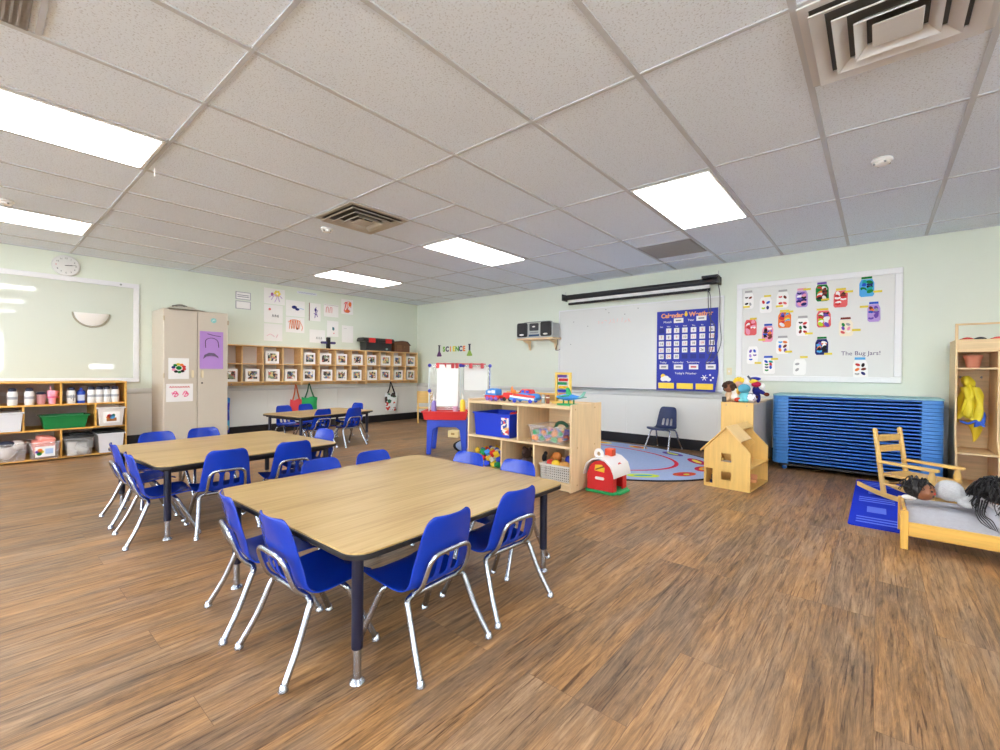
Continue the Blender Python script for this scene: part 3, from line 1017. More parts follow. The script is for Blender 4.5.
for (x, z, w, h, body, pcs, lid, tg, look) in JARS:
    r = thing('paper_jar', look + ' on the bug board', 'paper craft', (x, yb, z), 0, 'paper bug jars on the board')
    a, b_ = w / 2, h / 2
    lean = random.uniform(-.05, .05)
    body_poly = [(-a, -b_ + .02), (-a + .015, -b_), (a - .015, -b_), (a, -b_ + .02), (a, b_ * .35), (a * .80, b_ * .62), (a * .70, b_ * .74), (-a * .70, b_ * .74), (-a * .80, b_ * .62), (-a, b_ * .35)]
    G().prism([(p + lean * q, q) for p, q in body_poly], -.0015, 0, 'y').build('jar_body', PC[body], r)
    if lid:
        G().prism([(-a * .74 + lean * b_, b_ * .78), (a * .74 + lean * b_, b_ * .78), (a * .70 + lean * b_, b_), (-a * .70 + lean * b_, b_)], -.003, 0, 'y').build('lid', PC[lid], r)
    if body not in ('white', 'cream'):
        pcs = pcs + [random.choice(pcs + ['white', body]) for _ in range(5)]
    n = len(pcs)
    for k, cn in enumerate(pcs):
        row, colm = divmod(k, 2)
        rows = (n + 1) // 2
        px = (-.42 + .84 * colm) * a * random.uniform(.75, 1.05)
        pz = b_ * (.48 - 1.25 * (row + .5) / rows) + random.uniform(-.006, .006)
        kind = random.choice('eeeb')
        sz = a * (.48 if body not in ('white', 'cream') else .36)
        g = G()
        if kind == 'e':
            g.prism(ell(px, pz, sz, sz * .62, 14, rot=random.uniform(0, 3)), -.003 - .0004 * k, -.0015, 'y')
        else:
            for s_ in (-1, 1):
                g.prism(ell(px + s_ * sz * .45, pz + sz * .15, sz * .5, sz * .38, 10, rot=s_ * .7), -.003 - .0004 * k, -.0015, 'y')
            g.prism(ell(px, pz, sz * .14, sz * .55, 8), -.0036 - .0004 * k, -.0015, 'y')
        g.build('paper_bug', PC[cn], r)
    if tg:
        dx, dz = tg
        G().box(dx - .036, dx + .036, -.008, -.0068, dz - .011, dz + .011).build('name_tag', mTag, r)

# ---- wall outlet plate
r = thing('wall_outlet', 'small cream wall plate between the whiteboard and the bug board', 'outlet', (-1.43, YB, 1.04))
G().prism(rrect(-.03, .03, -.045, .045, .006, 3), -.006, -.001, 'y').build('cover_plate', M('cream_plastic', '#e2d8b0', .4), r)
G().box(-.008, .008, -.016, -.006, -.012, .012).build('switch', mWhite, r)

# ---- boombox on its shelf
r = thing('wall_shelf', 'small pine shelf on two brackets holding the boombox', 'shelf', (-4.255, YB, 1.55))
G().box(-.36, .36, -.26, -.001, -.012, .012).build('shelf_board', mBirchX, r, bevel=.003)
for sx in (-.26, .26):
    G().prism([(-.001, -.012), (-.20, -.012), (-.19, -.035), (-.06, -.075), (-.03, -.17), (-.001, -.18)], sx - .012, sx + .012, 'x').build('bracket', mBirch, r, bevel=.002)
r = thing('boombox', 'silver boombox with two black speakers on the pine wall shelf', 'stereo', (-4.27, 6.00, 1.563))
g = G(); g.prism(rrect(-.36, .36, .0, .235, .03, 4), -.09, .10, 'y'); g.build('body', M('silver_plastic', '#b9bdbd', .35, metal=.3), r, bevel=.006)
for sx in (-1, 1):
    sp = G().prism(rrect(sx * .235 - .10, sx * .235 + .10, .02, .25, .03, 4), -.115, -.085, 'y').build('speaker', mBlackPl, r, bevel=.005)
    G().lathe([(.062, 0), (.066, .004), (.045, .001), (.02, .006), (.002, .007)], (sx * .235, -.122, .155), 20, 'y').build('cone', M('speaker_cone', '#2d2b2f', .7), sp)
    G().prism(ell(sx * .235, .055, .045, .014, 16), -.119, -.115, 'y').build('bass_port', mTxtW, sp)
g = G(); g.prism(rrect(-.085, .085, .115, .235, .015, 3), -.104, -.09, 'y'); g.build('cassette_door', M('dark_gray_plastic', '#3a3b40', .3), r)
g = G(); g.prism(ell(0, .18, .03, .012, 14), -.107, -.104, 'y'); g.build('badge', mTxtW, r)
g = G()
for k in range(5):
    g.box(-.075 + k * .032, -.050 + k * .032, -.104, -.09, .075, .095)
g.build('control_buttons', mGrayPl, r)
G().box(-.10, .10, -.101, -.09, .025, .055).build('tuner_window', M('tuner_blue', '#3c5679', .2), r)
G().tube(smooth_path([(-.27, 0, .23), (-.26, .0, .262), (0, 0, .266), (.26, 0, .262), (.27, 0, .23)], 4), .009, 8).build('handle', mGrayPl, r)
r = thing('speaker_wire', 'short dark cord dangling below the boombox shelf', 'cord', (-4.0, 6.09, 1.53))
G().tube(smooth_path([(.06, 0, .05), (.05, .02, -.06), (.01, .02, -.15), (.05, .02, -.17), (.10, .02, -.15)], 6), .005, 6).build('wire', MATS['cable_gray'], r)

# ---- SCIENCE letters and beakers (cut-outs on the wall)
cols = ['#6fb02e', '#3c2f55', '#e8823a', '#e0cf2c', '#5fa03a', '#4a3a6a', '#ee7a34']
for k, ch in enumerate('SCIENCE'):
    r = thing('wall_letter', 'cut-out letter %s in the word on the far wall, %s' % (ch, ['lime green', 'dark purple', 'orange', 'yellow, fourth in the word', 'green', 'dark violet, sixth in the word', 'orange, last in the word'][k]), 'letter', (-6.66 + k * .094, YB - .002, 1.445), 0, 'cut-out letters on the wall')
    text('letter_shape', ch, .135, M('letter_%d' % k, cols[k], .6), r, (0, 0, 0), FACE_B, .0018, bold=.006)
for (x, c1, c2, lab) in ((-6.80, '#2c2a33', '#5b2f66', 'purple paper beaker before the letters on the far wall'), (-5.95, '#2c3547', '#8fb04a', 'green paper beaker after the letters on the far wall')):
    r = thing('paper_beaker', lab, 'wall decoration', (x, YB - .001, 1.42), 0)
    G().prism([(-.022, -.01), (.022, -.01), (.022, .095), (.034, .10), (.034, .115), (-.034, .115), (-.034, .10), (-.022, .095)], -.002, 0, 'y').build('beaker_neck', M('beaker_neck_%s' % c1[1:], c1, .7), r)
    G().prism([(-.022, -.01), (-.075, -.10), (-.06, -.115), (.06, -.115), (.075, -.10), (.022, -.01)], -.002, 0, 'y').build('beaker_base', M('beaker_base_%s' % c2[1:], c2, .7), r)

# ================================================================ wall with the cubbies (faces +X)
# ---- glossy whiteboard, clock, made-up half-moon shape
r = thing('whiteboard', 'glossy whiteboard reflecting ceiling lights, under the clock', 'whiteboard', (XA, .27, 1.48))
hy, hz = 1.19, .645
G().box(.001, .014, -hy + .03, hy - .03, -hz + .03, hz - .03).build('writing_surface', mBoardA, r)
g = G(); frame(g, -hy, hy, -hz, hz, .060, .001, .028, 'x'); g.build('board_frame', mAlu, r, bevel=.005)
G().tube([(.028, hy - .19, hz - .03), (.034, hy - .19, hz - .03)], .012, 10).build('frame_screw', mGrayPl, r)
r = thing('wall_clock', 'round white wall clock above the glossy whiteboard', 'clock', (XA, .76, 2.245))
G().lathe([(.122, .001), (.126, .02), (.118, .034), (.108, .036)], seg=32, axis='x').build('clock_case', M('clock_rim', '#dcdcda', .4), r)
G().lathe([(.108, .030), (.107, .034), (.002, .0345)], seg=32, axis='x').build('dial', mWhite, r)
for k in range(12):
    a = PI / 2 - (k + 1) * PI / 6
    text('numeral', str(k + 1), .026, mTxtK if k + 1 != 9 else mTxtR, r, (.036, .086 * math.cos(a), .086 * math.sin(a)), FACE_A)
g = G(); g.bar((.037, -.008, -.001), (.037, .055, .006), .006, .002, (1, 0, 0)); g.build('hour_hand', mBlack, r)
g = G(); g.bar((.039, -.012, 0), (.039, .085, .012), .004, .002, (1, 0, 0)); g.build('minute_hand', mBlack, r)
r = thing('wall_pocket', 'pale half-moon pocket with a gray rim on the glossy whiteboard', 'wall pocket', (XA + .016, .99, 1.70))  # made-up shell for the half-moon seen in the glossy board
g = G()
n = 20
def half(i, j):
    a = PI + PI * i / n
    rr = .165
    t = j / 6
    return (.060 * math.sin(t * PI / 2) * (math.sin(PI * i / n) ** .5 if 0 < i < n else 0), rr * math.cos(a), rr * math.sin(a) * (1 - .96 * t))
g.grid(half, n + 1, 7)
o = g.build('pocket_shell', mWhite, r, sharp=80)
so = o.modifiers.new('thickness', 'SOLIDIFY'); so.thickness = .004
G().tube([(.004, .170 * math.cos(PI + PI * k / 24), .170 * math.sin(PI + PI * k / 24)) for k in range(25)], .011, 8).build('pocket_rim', M('rim_gray', '#a19e8c', .5), r)

# ---- cubbies on the wall
mCubBack = M('cubby_back', '#d8d5d2', .6)
mPhoto = patches('photo_print', ['#2d2a2c', '#caa88e', '#5a6f9c', '#c0675a', '#d8c68a', '#84977a', '#e8e4e0', '#5a4034', '#35353d'], 30, .35)
ZB, ZT = .815, 1.385
def cubby_unit(label, y0, y1):
    r = thing('cubby_shelf', label, 'cubby shelf', (XA, y0, 0), 0, 'wall-hung cubby shelves')
    w = y1 - y0
    d = .25
    t = .016
    g = G()
    g.box(.007, d, 0, w, ZT - t, ZT); g.box(.007, d, 0, w, ZB, ZB + t); g.box(.007, d, 0, t, ZB - .05, ZT - t); g.box(.007, d, w - t, w, ZB - .05, ZT - t)
    g.build('case', mBirchEdge, r, bevel=.002)
    G().box(.001, .007, 0, w, ZB, ZT).build('back_panel', mCubBack, r)
    zm = (ZB + ZT) / 2
    G().box(.008, d - .004, t, w - t, zm - .007, zm + .007).build('shelf', mBirchEdge, r)
    for k in range(1, 4):
        yk = w * k / 4
        G().box(.008, d - .004, yk - .007, yk + .007, ZB + t, ZT - t).build('divider', mBirchEdge, r)
    G().box(.001, .02, t, w - t, ZB - .05, ZB).build('hook_rail', mBirchEdge, r)
    for k in range(8):
        yk = w * (k + .5) / 8
        G().tube([(.02, yk, ZB - .025), (.05, yk, ZB - .03), (.058, yk, ZB - .015)], .004, 6).build('coat_hook', mSteel, r)
    return r
U = [(2.335, 3.54), (3.545, 4.75), (4.755, 5.965)]
cubby_unit('cubby shelf half hidden behind the beige cabinet, three empty slots on top', *U[0])
cubby_unit('middle cubby shelf with a photo card in every slot and a dark cross on top', *U[1])
cubby_unit('cubby shelf by the room corner with a toolbox and a toy barn on top', *U[2])
ordn = ['first', 'second', 'third', 'last']
k0 = None
random.seed(5)
for ui, (a, b_) in enumerate(U):
    for row in range(2):
        for c in range(4):
            if ui == 0 and row == 0 and c != 2:
                continue
            z = (ZT - .016 - .121) if row == 0 else (ZB + .016 + .105)
            z = (1.100 + .018 + .090) if row == 0 else (ZB + .018 + .095)
            y = a + (b_ - a) * (c + .5) / 4 + random.uniform(-.02, .012)
            lab = 'white photo card in the %s row, %s cubby %s' % (['upper', 'lower'][row], ordn[c], ['beside the beige cabinet', 'of the middle shelf', 'of the shelf by the room corner'][ui])
            if k0 is None:
                k0 = thing('photo_card', lab, 'photo card', (XA + .20, y, z), 0, 'photo cards in the cubbies')
                G().box(-.002, .002, -.103, .103, -.095, .095).build('card', mPaper, k0)
                G().box(.002, .003, -.068, .068, -.058, .062).build('photo', mPhoto, k0)
            else:
                dup(k0, (XA + .20, y, z), random.uniform(-.12, .12), lab)

# things on top of the cubbies
r = thing('toolbox', 'black toy toolbox with red latches on top of the cubbies', 'toolbox', (XA + .15, 5.03, ZT))
g = G(); g.prism([(-.10, 0), (.10, 0), (.115, .17), (-.115, .17)], -.28, .28, 'y'); g.build('box', mBlackPl, r, bevel=.006)
g = G(); g.prism([(-.125, .17), (.125, .17), (.125, .20), (.09, .24), (-.09, .24), (-.125, .20)], -.34, .34, 'y'); g.build('lid', mBlackPl, r, bevel=.006)
for y in (-.17, .20):
    G().box(.118, .135, y - .07, y + .07, .15, .235).build('latch', mRed, r, bevel=.006)
r = thing('electric_stapler', 'small silver office machine in front of the black toolbox', 'office machine', (XA + .205, 5.04, ZT))
return_prof = [(-.03, 0), (.045, 0), (.045, .05), (.02, .09), (-.03, .10)]
g = G(); g.prism(return_prof, -.20, .20, 'y'); g.build('housing', M('silver_white', '#dfe2e4', .35), r, bevel=.006)
g = G(); g.box(.045, .048, -.14, .14, .012, .035); g.build('slot', mBlackPl, r)
g = G(); g.prism(ell(.16, .05, .025, .03, 14), .03, .05, 'x'); g.build('dial', M('teal_gray', '#7fa3a0', .4), r)
r = thing('toy_barn', 'brown wooden toy barn on top of the cubbies by the corner', 'toy barn', (XA + .14, 5.61, ZT))
mBrown = wood('dark_brown_wood', '#6b4128', .3, axis=1)
g = G(); g.prism([(-.13, 0), (.13, 0), (.13, .15), (.07, .215), (0, .235), (-.07, .215), (-.13, .15)], -.21, .16, 'y') if False else g.prism([(-.20, 0), (.17, 0), (.17, .14), (.10, .205), (-.02, .215), (-.20, .19)], -.08, .08, 'x')
g.build('barn_body', mBrown, r, bevel=.003)
g = G(); g.prism([(-.20, .20), (-.02, .225), (.11, .215), (.19, .14), (.18, .135), (.10, .204), (-.02, .214), (-.20, .189)], -.095, .095, 'x'); g.build('roof', M('brown_roof', '#4d2f22', .6), r)
g = G(); g.prism(ell(.04, .10, .018, .018, 12), .08, .086, 'x'); g.box(.08, .085, -.15, -.03, .02, .14); g.build('door', M('brown_door', '#7c5136', .6), r)
r = thing('toy_cross', 'small black and violet cross-shaped toy standing on the middle cubbies', 'toy', (XA + .16, 4.05, ZT))
g = G(); g.prism(rrect(-.03, .03, 0, .20, .008, 3), -.02, .02, 'x'); g.build('post', mBlackPl, r)
g = G(); g.prism(rrect(-.13, -.03, .085, .125, .015, 3), -.02, .02, 'x'); g.prism(rrect(.03, .13, .085, .125, .015, 3), -.02, .02, 'x'); g.build('cross_arm', M('violet_dark', '#3d3566', .5), r)

# ---- bags hanging from the hooks
def tote(label, y, z, w, h, mat_, strap, depth=.05, zs=.77, mats=None):
    r = thing('tote_bag', label, 'bag', (XA + .075, y, 0), 0)
    g = G()
    def fn(i, j):
        u, v = -1 + 2 * i / 12, j / 8
        wid = w / 2 * (1 - .10 * (1 - v))
        bul = depth * (1 - abs(u) ** 2.5) * (math.sin(PI * min(1, v * .85 + .12)))
        return (bul, u * wid + .004 * math.sin(v * 7), z + h * (v - .5) + .012 * math.sin(u * 4) * v)
    def fb(i, j):
        p = fn(i, j)
        return (-p[0] * .6, p[1], p[2])
    g.grid(fn, 13, 9); g.grid(fb, 13, 9)
    bmesh.ops.remove_doubles(g.bm, verts=g.bm.verts[:], dist=.0005)
    g.build('bag_body', mat_, r, sharp=80)
    for s_ in (-1, 1):
        G().tube(smooth_path([(s_ * .012, -w * .28, z + h / 2 - .01), (s_ * .008, -w * .12, (z + h / 2 + zs) / 2), (-.018, 0, zs + .012), (s_ * .008, w * .12, (z + h / 2 + zs) / 2), (s_ * .012, w * .28, z + h / 2 - .01)], 5), .008, 6).build('strap', strap, r)
    return r
tote('green tote bag hanging under the cubbies behind the far table', 3.76, .40, .28, .30, M('green_cloth', '#1f9e57', .8, var=.1), M('green_cloth_dark', '#0c5a36', .8))
tote('red tote bag hanging beside the green one under the cubbies', 3.53, .37, .20, .30, M('red_cloth', '#d94248', .8, var=.1), M('orange_strap', '#c8663f', .8))
tote('white patterned bag with a black strap hanging near the room corner', 5.44, .39, .30, .36, patches('printed_cloth', ['#e9ecec', '#e9ecec', '#2c6a4a', '#c63a2c', '#e9ecec', '#3a2a26', '#dfe6e4'], 13, .7, False), mBlack)
tote('blue and teal backpack hanging beside the tall beige cabinet', 2.43, .33, .20, .52, patches('blue_cloth', ['#1c2bb0', '#2036c8', '#2a7fd0', '#1a2390', '#45b0d8'], 9, .6, False), mNavy, .08)

# ---- tall cabinet
mBeige = M('beige_metal', '#cbc0b0', .45, var=.02, scale=2)
mBeigeD = M('beige_metal_side', '#ddd0bd', .5)
r = thing('storage_cabinet', 'tall beige metal cabinet with two doors and taped drawings', 'cabinet', (-7.2, 1.965, 0))
g = G(); g.box(-.28, .255, -.37, .37, .06, 1.79); g.box(-.25, .22, -.35, .35, 0, .06); g.build('body', mBeige, r, bevel=.006)
for s_ in (-1, 1):
    d = G().box(.256, .276, min(s_ * .005, s_ * .365), max(s_ * .005, s_ * .365), .075, 1.775).build('door', mBeige, r, bevel=.005)
    G().prism(rrect(s_ * .055 - .014, s_ * .055 + .014, .90, 1.0, .012, 3), .276, .292, 'x').build('handle', M('beige_handle', '#e4d6b4', .35), d)
    g = G()
    for z in (.20, .93, 1.66):
        g.box(.262, .284, s_ * .365 - .008, s_ * .365 + .008, z - .03, z + .03)
    g.build('hinge', M('hinge_tan', '#b9a98e', .4), d)
G().tube([(.276, .055, .83), (.281, .055, .83)], .011, 12).build('lock', mBlackPl, r)
def sheet_A(name, label, cat, x, y0, y1, z0, z1, mat_, group=None, curl=.006):
    r_ = thing(name, label, cat, (x, (y0 + y1) / 2, (z0 + z1) / 2), 0, group)
    w, h = (y1 - y0) / 2, (z1 - z0) / 2
    g = G()
    g.grid(lambda i, j: (.0015 + curl * (max(0, abs(j / 6 - .5) - .3)) ** 1.2 + .4 * curl * abs(i / 6 - .5), -w + 2 * w * i / 6, -h + 2 * h * j / 6), 7, 7)
    o = g.build('paper', mat_, r_, sharp=80)
    so = o.modifiers.new('thickness', 'SOLIDIFY'); so.thickness = .001; so.offset = 1
    return r_
def blobs(parent, name, mat_, pts, x=.006):
    g = G()
    for (y, z, ry, rz_) in pts:
        g.prism(ell(y, z, ry, rz_, 12), x, x + .0012, 'x')
    return g.build(name, mat_, parent)
def strokes(parent, name, mat_, lines, x=.0065, r_=.0035):
    g = G()
    for L_ in lines:
        g.tube(smooth_path([(x, y, z) for y, z in L_], 5), r_, 5)
    return g.build(name, mat_, parent)
XD = -7.2 + .277
r = sheet_A('drawing_sheet', 'white drawing with a dark rainbow-coloured flower on the cabinet door', 'drawing', XD, 1.645, 1.87, .885, 1.155, mPaper)
FC = ['red', 'orange', 'yellow', 'green', 'navy', 'pink', 'black', 'green', 'black', 'red']
for k, c in enumerate(FC):
    a = k * 2 * PI / 10 + .4
    blobs(r, 'petal', PC[c], [(.060 * math.cos(a), .005 + .050 * math.sin(a), .022, .017)])
blobs(r, 'flower_centre', PC['green'], [(0, .008, .032, .026)], .0075)
r = sheet_A('drawing_sheet', 'white sheet with pink and red scribbles on the cabinet door', 'drawing', XD, 1.622, 1.915, .592, .824, mPaper)
strokes(r, 'red_scribble', PC['red'], [[(-.11 + k * .028, .065), (-.10 + k * .028, .082), (-.09 + k * .028, .062)] for k in range(8)])
strokes(r, 'pink_scribble', M('hot_pink', '#e8508c', .7), [[(-.08, -.03), (-.05, .02), (-.02, -.03), (-.06, -.05), (-.03, .01)], [(.03, -.03), (.06, .02), (.09, -.03), (.05, -.05), (.08, .01)], [(.04, .0), (.10, -.02)], [(-.09, 0), (-.01, -.02)]], r_=.005)
r = sheet_A('drawing_sheet', 'purple sheet with a black arch drawing on the cabinet door', 'drawing', XD, 1.990, 2.270, 1.02, 1.525, M('purple_paper', '#b48ad0', .8), curl=.02)
strokes(r, 'black_line', PC['black'], [[(-.07, .03), (-.07, .13), (0, .165), (.07, .13), (.085, .04)], [(-.05, .22), (.03, .20), (.11, .19)]], .009)
g = G()
g.prism([(-.10, -.12), (-.085, -.065), (-.03, -.035), (.03, -.04), (.075, -.08), (.085, -.11), (.05, -.085), (0, -.075), (-.06, -.085)], .008, .0095, 'x')
g.build('dark_arch', M('pencil_gray', '#6a5a78', .7), r)
r = thing('round_magnet', 'small teal round sticker high on the cabinet door', 'sticker', (XD, 2.155, 1.675))
G().lathe([(.034, .0), (.034, .003), (.002, .0035)], seg=20, axis='x').build('disc', M('teal_paper', '#86c9c4', .6), r)
g = G(); g.tube(smooth_path([(.004, -.015, -.012), (.004, .0, .01), (.004, .016, .004)], 4), .003, 5); g.build('squiggle', mTxtW, r)
r = thing('plastic_bag', 'crumpled white bag lying on top of the beige cabinet', 'bag', (-7.1, 1.80, 1.79))
g = G()
g.grid(lambda i, j: (-.22 + .44 * i / 12, -.17 + .42 * j / 12, .001 + .055 * math.sin(PI * i / 12) * math.sin(PI * j / 12) * (1 + .5 * math.sin(i * 1.9 + j * 1.3))), 13, 13)
g.build('bag', M('bag_film', '#dfd9cc', .5), r, sharp=70)
r = thing('hand_tool', 'dark handle poking out of the bag on the beige cabinet', 'tool', (-7.02, 1.80, 1.845))
g = G(); g.tube(smooth_path([(0, -.09, -.015), (.01, 0, .008), (0, .09, -.012)], 5), .012, 8); g.build('handle', M('dull_metal', '#77736a', .5), r)

# ---- two small framed notices
for (z0, z1, lab) in ((2.09, 2.205, 'small white notice with dark lines, upper of two beside the drawings'), (1.945, 2.065, 'small white framed notice, lower of two beside the drawings')):
    r = thing('framed_notice', lab, 'notice', (XA, 2.735, (z0 + z1) / 2), 0, 'framed wall notices')
    h = (z1 - z0) / 2
    G().box(.001, .006, -.10, .10, -h, h).build('sheet', mPaper, r)
    g = G(); frame(g, -.107, .107, -h, h, .009, .001, .009, 'x'); g.build('notice_frame', M('notice_gray', '#a9a5b0', .5), r)
    if z0 > 2.08:
        g = G(); g.box(.006, .0068, -.085, .085, -.02, -.012); g.box(.006, .0068, -.085, .085, .005, .013); g.build('printed_line', M('ink_slate', '#6b6378', .7), r)

# ---- children's drawings on the wall
mScr = M('crayon_lilac', '#c7a6d8', .8)
DR = [
 (3.040, 3.370, 2.075, 2.325, 'lilac', 'drawing of a yellow flower with lilac lines, top of the wall display', 'flower'),
 (3.040, 3.335, 1.775, 2.060, 'gray', 'drawing with a small red mark and gray letters, below the yellow flower', 'marks'),
 (3.040, 3.330, 1.480, 1.755, 'pink', 'pale drawing with faint pink lines, lowest under the yellow flower', 'faint'),
 (3.385, 3.705, 1.910, 2.175, 'navy', 'drawing with a dark navy whale-like blot', 'blot'),
 (3.385, 3.700, 1.640, 1.895, 'orange', 'drawing covered with orange zigzags below the navy blot', 'zig'),
 (3.780, 3.990, 1.865, 2.170, 'purple', 'drawing with a violet figure at the middle of the wall display', 'figure'),
 (4.050, 4.330, 1.965, 2.185, 'coral', 'drawing with two red loops under a thin ruled line', 'loops'),
 (4.385, 4.625, 2.045, 2.315, 'coral', 'sheet filled with red and orange scribbles, highest at the corner side', 'full'),
 (3.790, 4.075, 1.490, 1.715, 'gray', 'drawing with small gray scrawls above the dark cross toy', 'marks'),
 (4.110, 4.330, 1.615, 1.895, 'teal', 'drawing with a small teal blot below the two red loops', 'tealblot'),
 (4.400, 4.630, 1.525, 1.835, 'gray', 'nearly blank white sheet, lowest at the corner side', 'blank'),
]
for (y0, y1, z0, z1, c, lab, kind) in DR:
    r = sheet_A('drawing_sheet', lab + ' over the cubbies', 'drawing', XA, y0, y1, z0, z1, mPaper, "children's drawings on the wall", .012)
    w, h = (y1 - y0) / 2, (z1 - z0) / 2
    m_ = PC[c]
    random.seed(int(y0 * 1000 + z0 * 77))
    if kind == 'flower':
        strokes(r, 'lilac_line', mScr, [[(-.05, -.06), (-.02, 0), (.02, .02)], [(0, -.09), (.03, -.03), (.04, .03)], [(.08, -.08), (.06, -.02), (.05, .02)], [(-.09, -.02), (-.03, .02), (.02, .04)], [(.12, -.02), (.08, .02)]], .008, .005)
        blobs(r, 'yellow_flower', PC['yellow'], [(.04 + .035 * math.cos(k * PI / 3), .05 + .035 * math.sin(k * PI / 3), .02, .02) for k in range(6)], .008)
        blobs(r, 'purple_blot', M('crayon_purple', '#a2509c', .8), [(-.04, .03, .022, .03)], .009)
    elif kind == 'blot':
        blobs(r, 'navy_blot', PC['navy'], [(-.02, .02, .045, .028), (.03, -.01, .035, .022)], .008)
        strokes(r, 'thin_line', PC['sky'], [[(.05, .0), (.09, .01), (.14, .0)]], .008)
    elif kind == 'zig':
        strokes(r, 'orange_zigzag', PC['orange'], [[(-.10 + k * .02, -.07 + (k % 2) * .15) for k in range(10)], [(-.12, .04), (-.04, .085), (.06, .07), (.12, -.02), (.11, -.09)]], .008, .004)
        blobs(r, 'dark_spot', PC['brown'], [(.03, -.06, .016, .02)], .009)
    elif kind == 'figure':
        strokes(r, 'violet_line', PC['purple'], [[(.0, -.10), (.01, 0), (.02, .09)], [(.05, -.08), (.03, -.02), (.05, .04)], [(-.02, -.02), (.04, -.05)]], .008, .005)
        blobs(r, 'violet_head', PC['navy'], [(.01, .04, .02, .03)], .009)
        G().box(.003, .006, -w, -w + .012, -h, h).build('edge_strip', PC['brown'], r)
    elif kind == 'loops':
        strokes(r, 'red_loop', m_, [[(-.10, -.04), (-.09, .05), (-.06, .05), (-.06, -.04)], [(-.03, -.04), (-.02, .05), (.01, .05), (.01, -.04)]], .008, .004)
        strokes(r, 'ruled_line', PC['gray'], [[(-.13, .095), (0, .096), (.13, .093)]], .008, .003)
    elif kind == 'full':
        strokes(r, 'red_scribble', m_, [[(random.uniform(-.08, .08), random.uniform(-.1, .1)) for _ in range(9)], [(random.uniform(-.08, .08), random.uniform(-.1, .1)) for _ in range(9)]], .008, .005)
        blobs(r, 'orange_blot', PC['orange'], [(.0, -.08, .05, .03), (.05, .05, .03, .04)], .007)
    elif kind == 'tealblot':
        blobs(r, 'teal_blot', M('slate_teal', '#4d7f86', .8), [(.01, .0, .022, .03), (.0, .015, .012, .02)], .008)
        blobs(r, 'red_dot', PC['coral'], [(.02, -.08, .01, .01)], .008)
    elif kind == 'marks':
        strokes(r, 'gray_scrawl', PC['gray'], [[(-.02 + k * .04, -.05), (-.01 + k * .04, -.01), (.0 + k * .04, -.05)] for k in range(3)], .008, .004)
        blobs(r, 'red_mark', PC['coral'], [(-.06, .07, .02, .018)], .008) if z0 > 1.7 else None
    elif kind == 'faint':
        strokes(r, 'pink_line', PC['pink'], [[(-.10, -.06), (-.04, -.03), (.02, -.07)], [(.05, -.08), (.07, -.03)]], .008, .003)
    else:
        strokes(r, 'gray_line', PC['gray'], [[(-.08, .10), (-.02, .10)]], .008, .002)
r = sheet_A('title_strip', "thin paper title strip above the children's drawings", 'sign', XA, 3.57, 3.92, 2.305, 2.345, M('strip_paper', '#dfe2e8', .8))
strokes(r, 'written_line', M('ink_blue_gray', '#8f96ac', .7), [[(-.15 + k * .03, .0), (-.14 + k * .03, .008), (-.13 + k * .03, -.006), (-.125 + k * .03, .004)] for k in range(10)], .008, .002)
# ================================================================ bottle shelf under the clock
def bin_box(g, w, d, h, t=.006, taper=.86, rim=.012, base=(0, 0, 0)):
    """open tapered tub, width along y here (local x depth, y width)"""
    bx, by, bz = base
    P = []
    for (s_, z) in ((taper, 0), (1, h)):
        P.append([(bx + sx * d / 2 * s_, by + sy * w / 2 * s_, bz + z) for sx, sy in ((-1, -1), (1, -1), (1, 1), (-1, 1))])
    Q = []
    for (s_, z) in ((taper, t), (1, h)):
        Q.append([(bx + sx * (d / 2 * s_ - t), by + sy * (w / 2 * s_ - t), bz + z) for sx, sy in ((-1, -1), (1, -1), (1, 1), (-1, 1))])
    V = [[g.bm.verts.new(p) for p in q] for q in (P[0], P[1], Q[1], Q[0])]
    fs = [g.bm.faces.new(V[0][::-1]), g.bm.faces.new(V[3])]
    for a in range(3):
        for k in range(4):
            n = (k + 1) % 4
            fs.append(g.bm.faces.new((V[a][k], V[a][n], V[a + 1][n], V[a + 1][k])))
    g._fin(fs)
    # rolled rim
    o = rim
    for (x0, x1, y0, y1) in ((-d / 2 - o, d / 2 + o, -w / 2 - o, -w / 2 + t), (-d / 2 - o, d / 2 + o, w / 2 - t, w / 2 + o), (-d / 2 - o, -d / 2 + t, -w / 2 + t, w / 2 - t), (d / 2 - t, d / 2 + o, -w / 2 + t, w / 2 - t)):
        g.box(bx + x0, bx + x1, by + y0, by + y1, bz + h - .012, bz + h + .002)
    return g
SX0, SX1 = XA + .012, -6.93
def bin_thing(name, label, mat_, loc, w, d, h, rz=0, cat='bin', group=None, taper=.86):
    r = thing(name, label, cat, loc, rz, group)
    bin_box(G(), w, d, h, taper=taper).build('tub', mat_, r, bevel=.003)
    return r
mOak = wood('yellow_oak', '#e0a94f', .2, axis=1)
mShelfBack = M('shelf_back_gray', '#c8bdb2', .6, var=.08, scale=5)
ya, yb_ = .135, 1.235
r = thing('storage_shelf', 'low three-tier shelf of bottles and bins under the glossy whiteboard', 'shelf', (-7.22, (ya + yb_) / 2, 0))
hw = (yb_ - ya) / 2
x0, x1 = -.26, .29
t = .018
g = G()
g.box(x0, x1, -hw, hw, .845, .863); g.box(x0, x1, -hw, -hw + t, 0, .845); g.box(x0, x1, hw - t, hw, 0, .845); g.box(x0, x1, -hw + t, hw - t, .012, .03)
g.build('case', mOak, r, bevel=.002)
G().box(x0 - .006, x0, -hw, hw, .02, .85).build('back_panel', mShelfBack, r)
Z1, Z2 = .333, .606
for z in (Z1, Z2):
    G().box(x0, x1 - .003, -hw + t, hw - t, z - .009, z + .009).build('shelf', mOak, r, bevel=.002)
ym = .685
def yl(y):
    return y - (ya + yb_) / 2
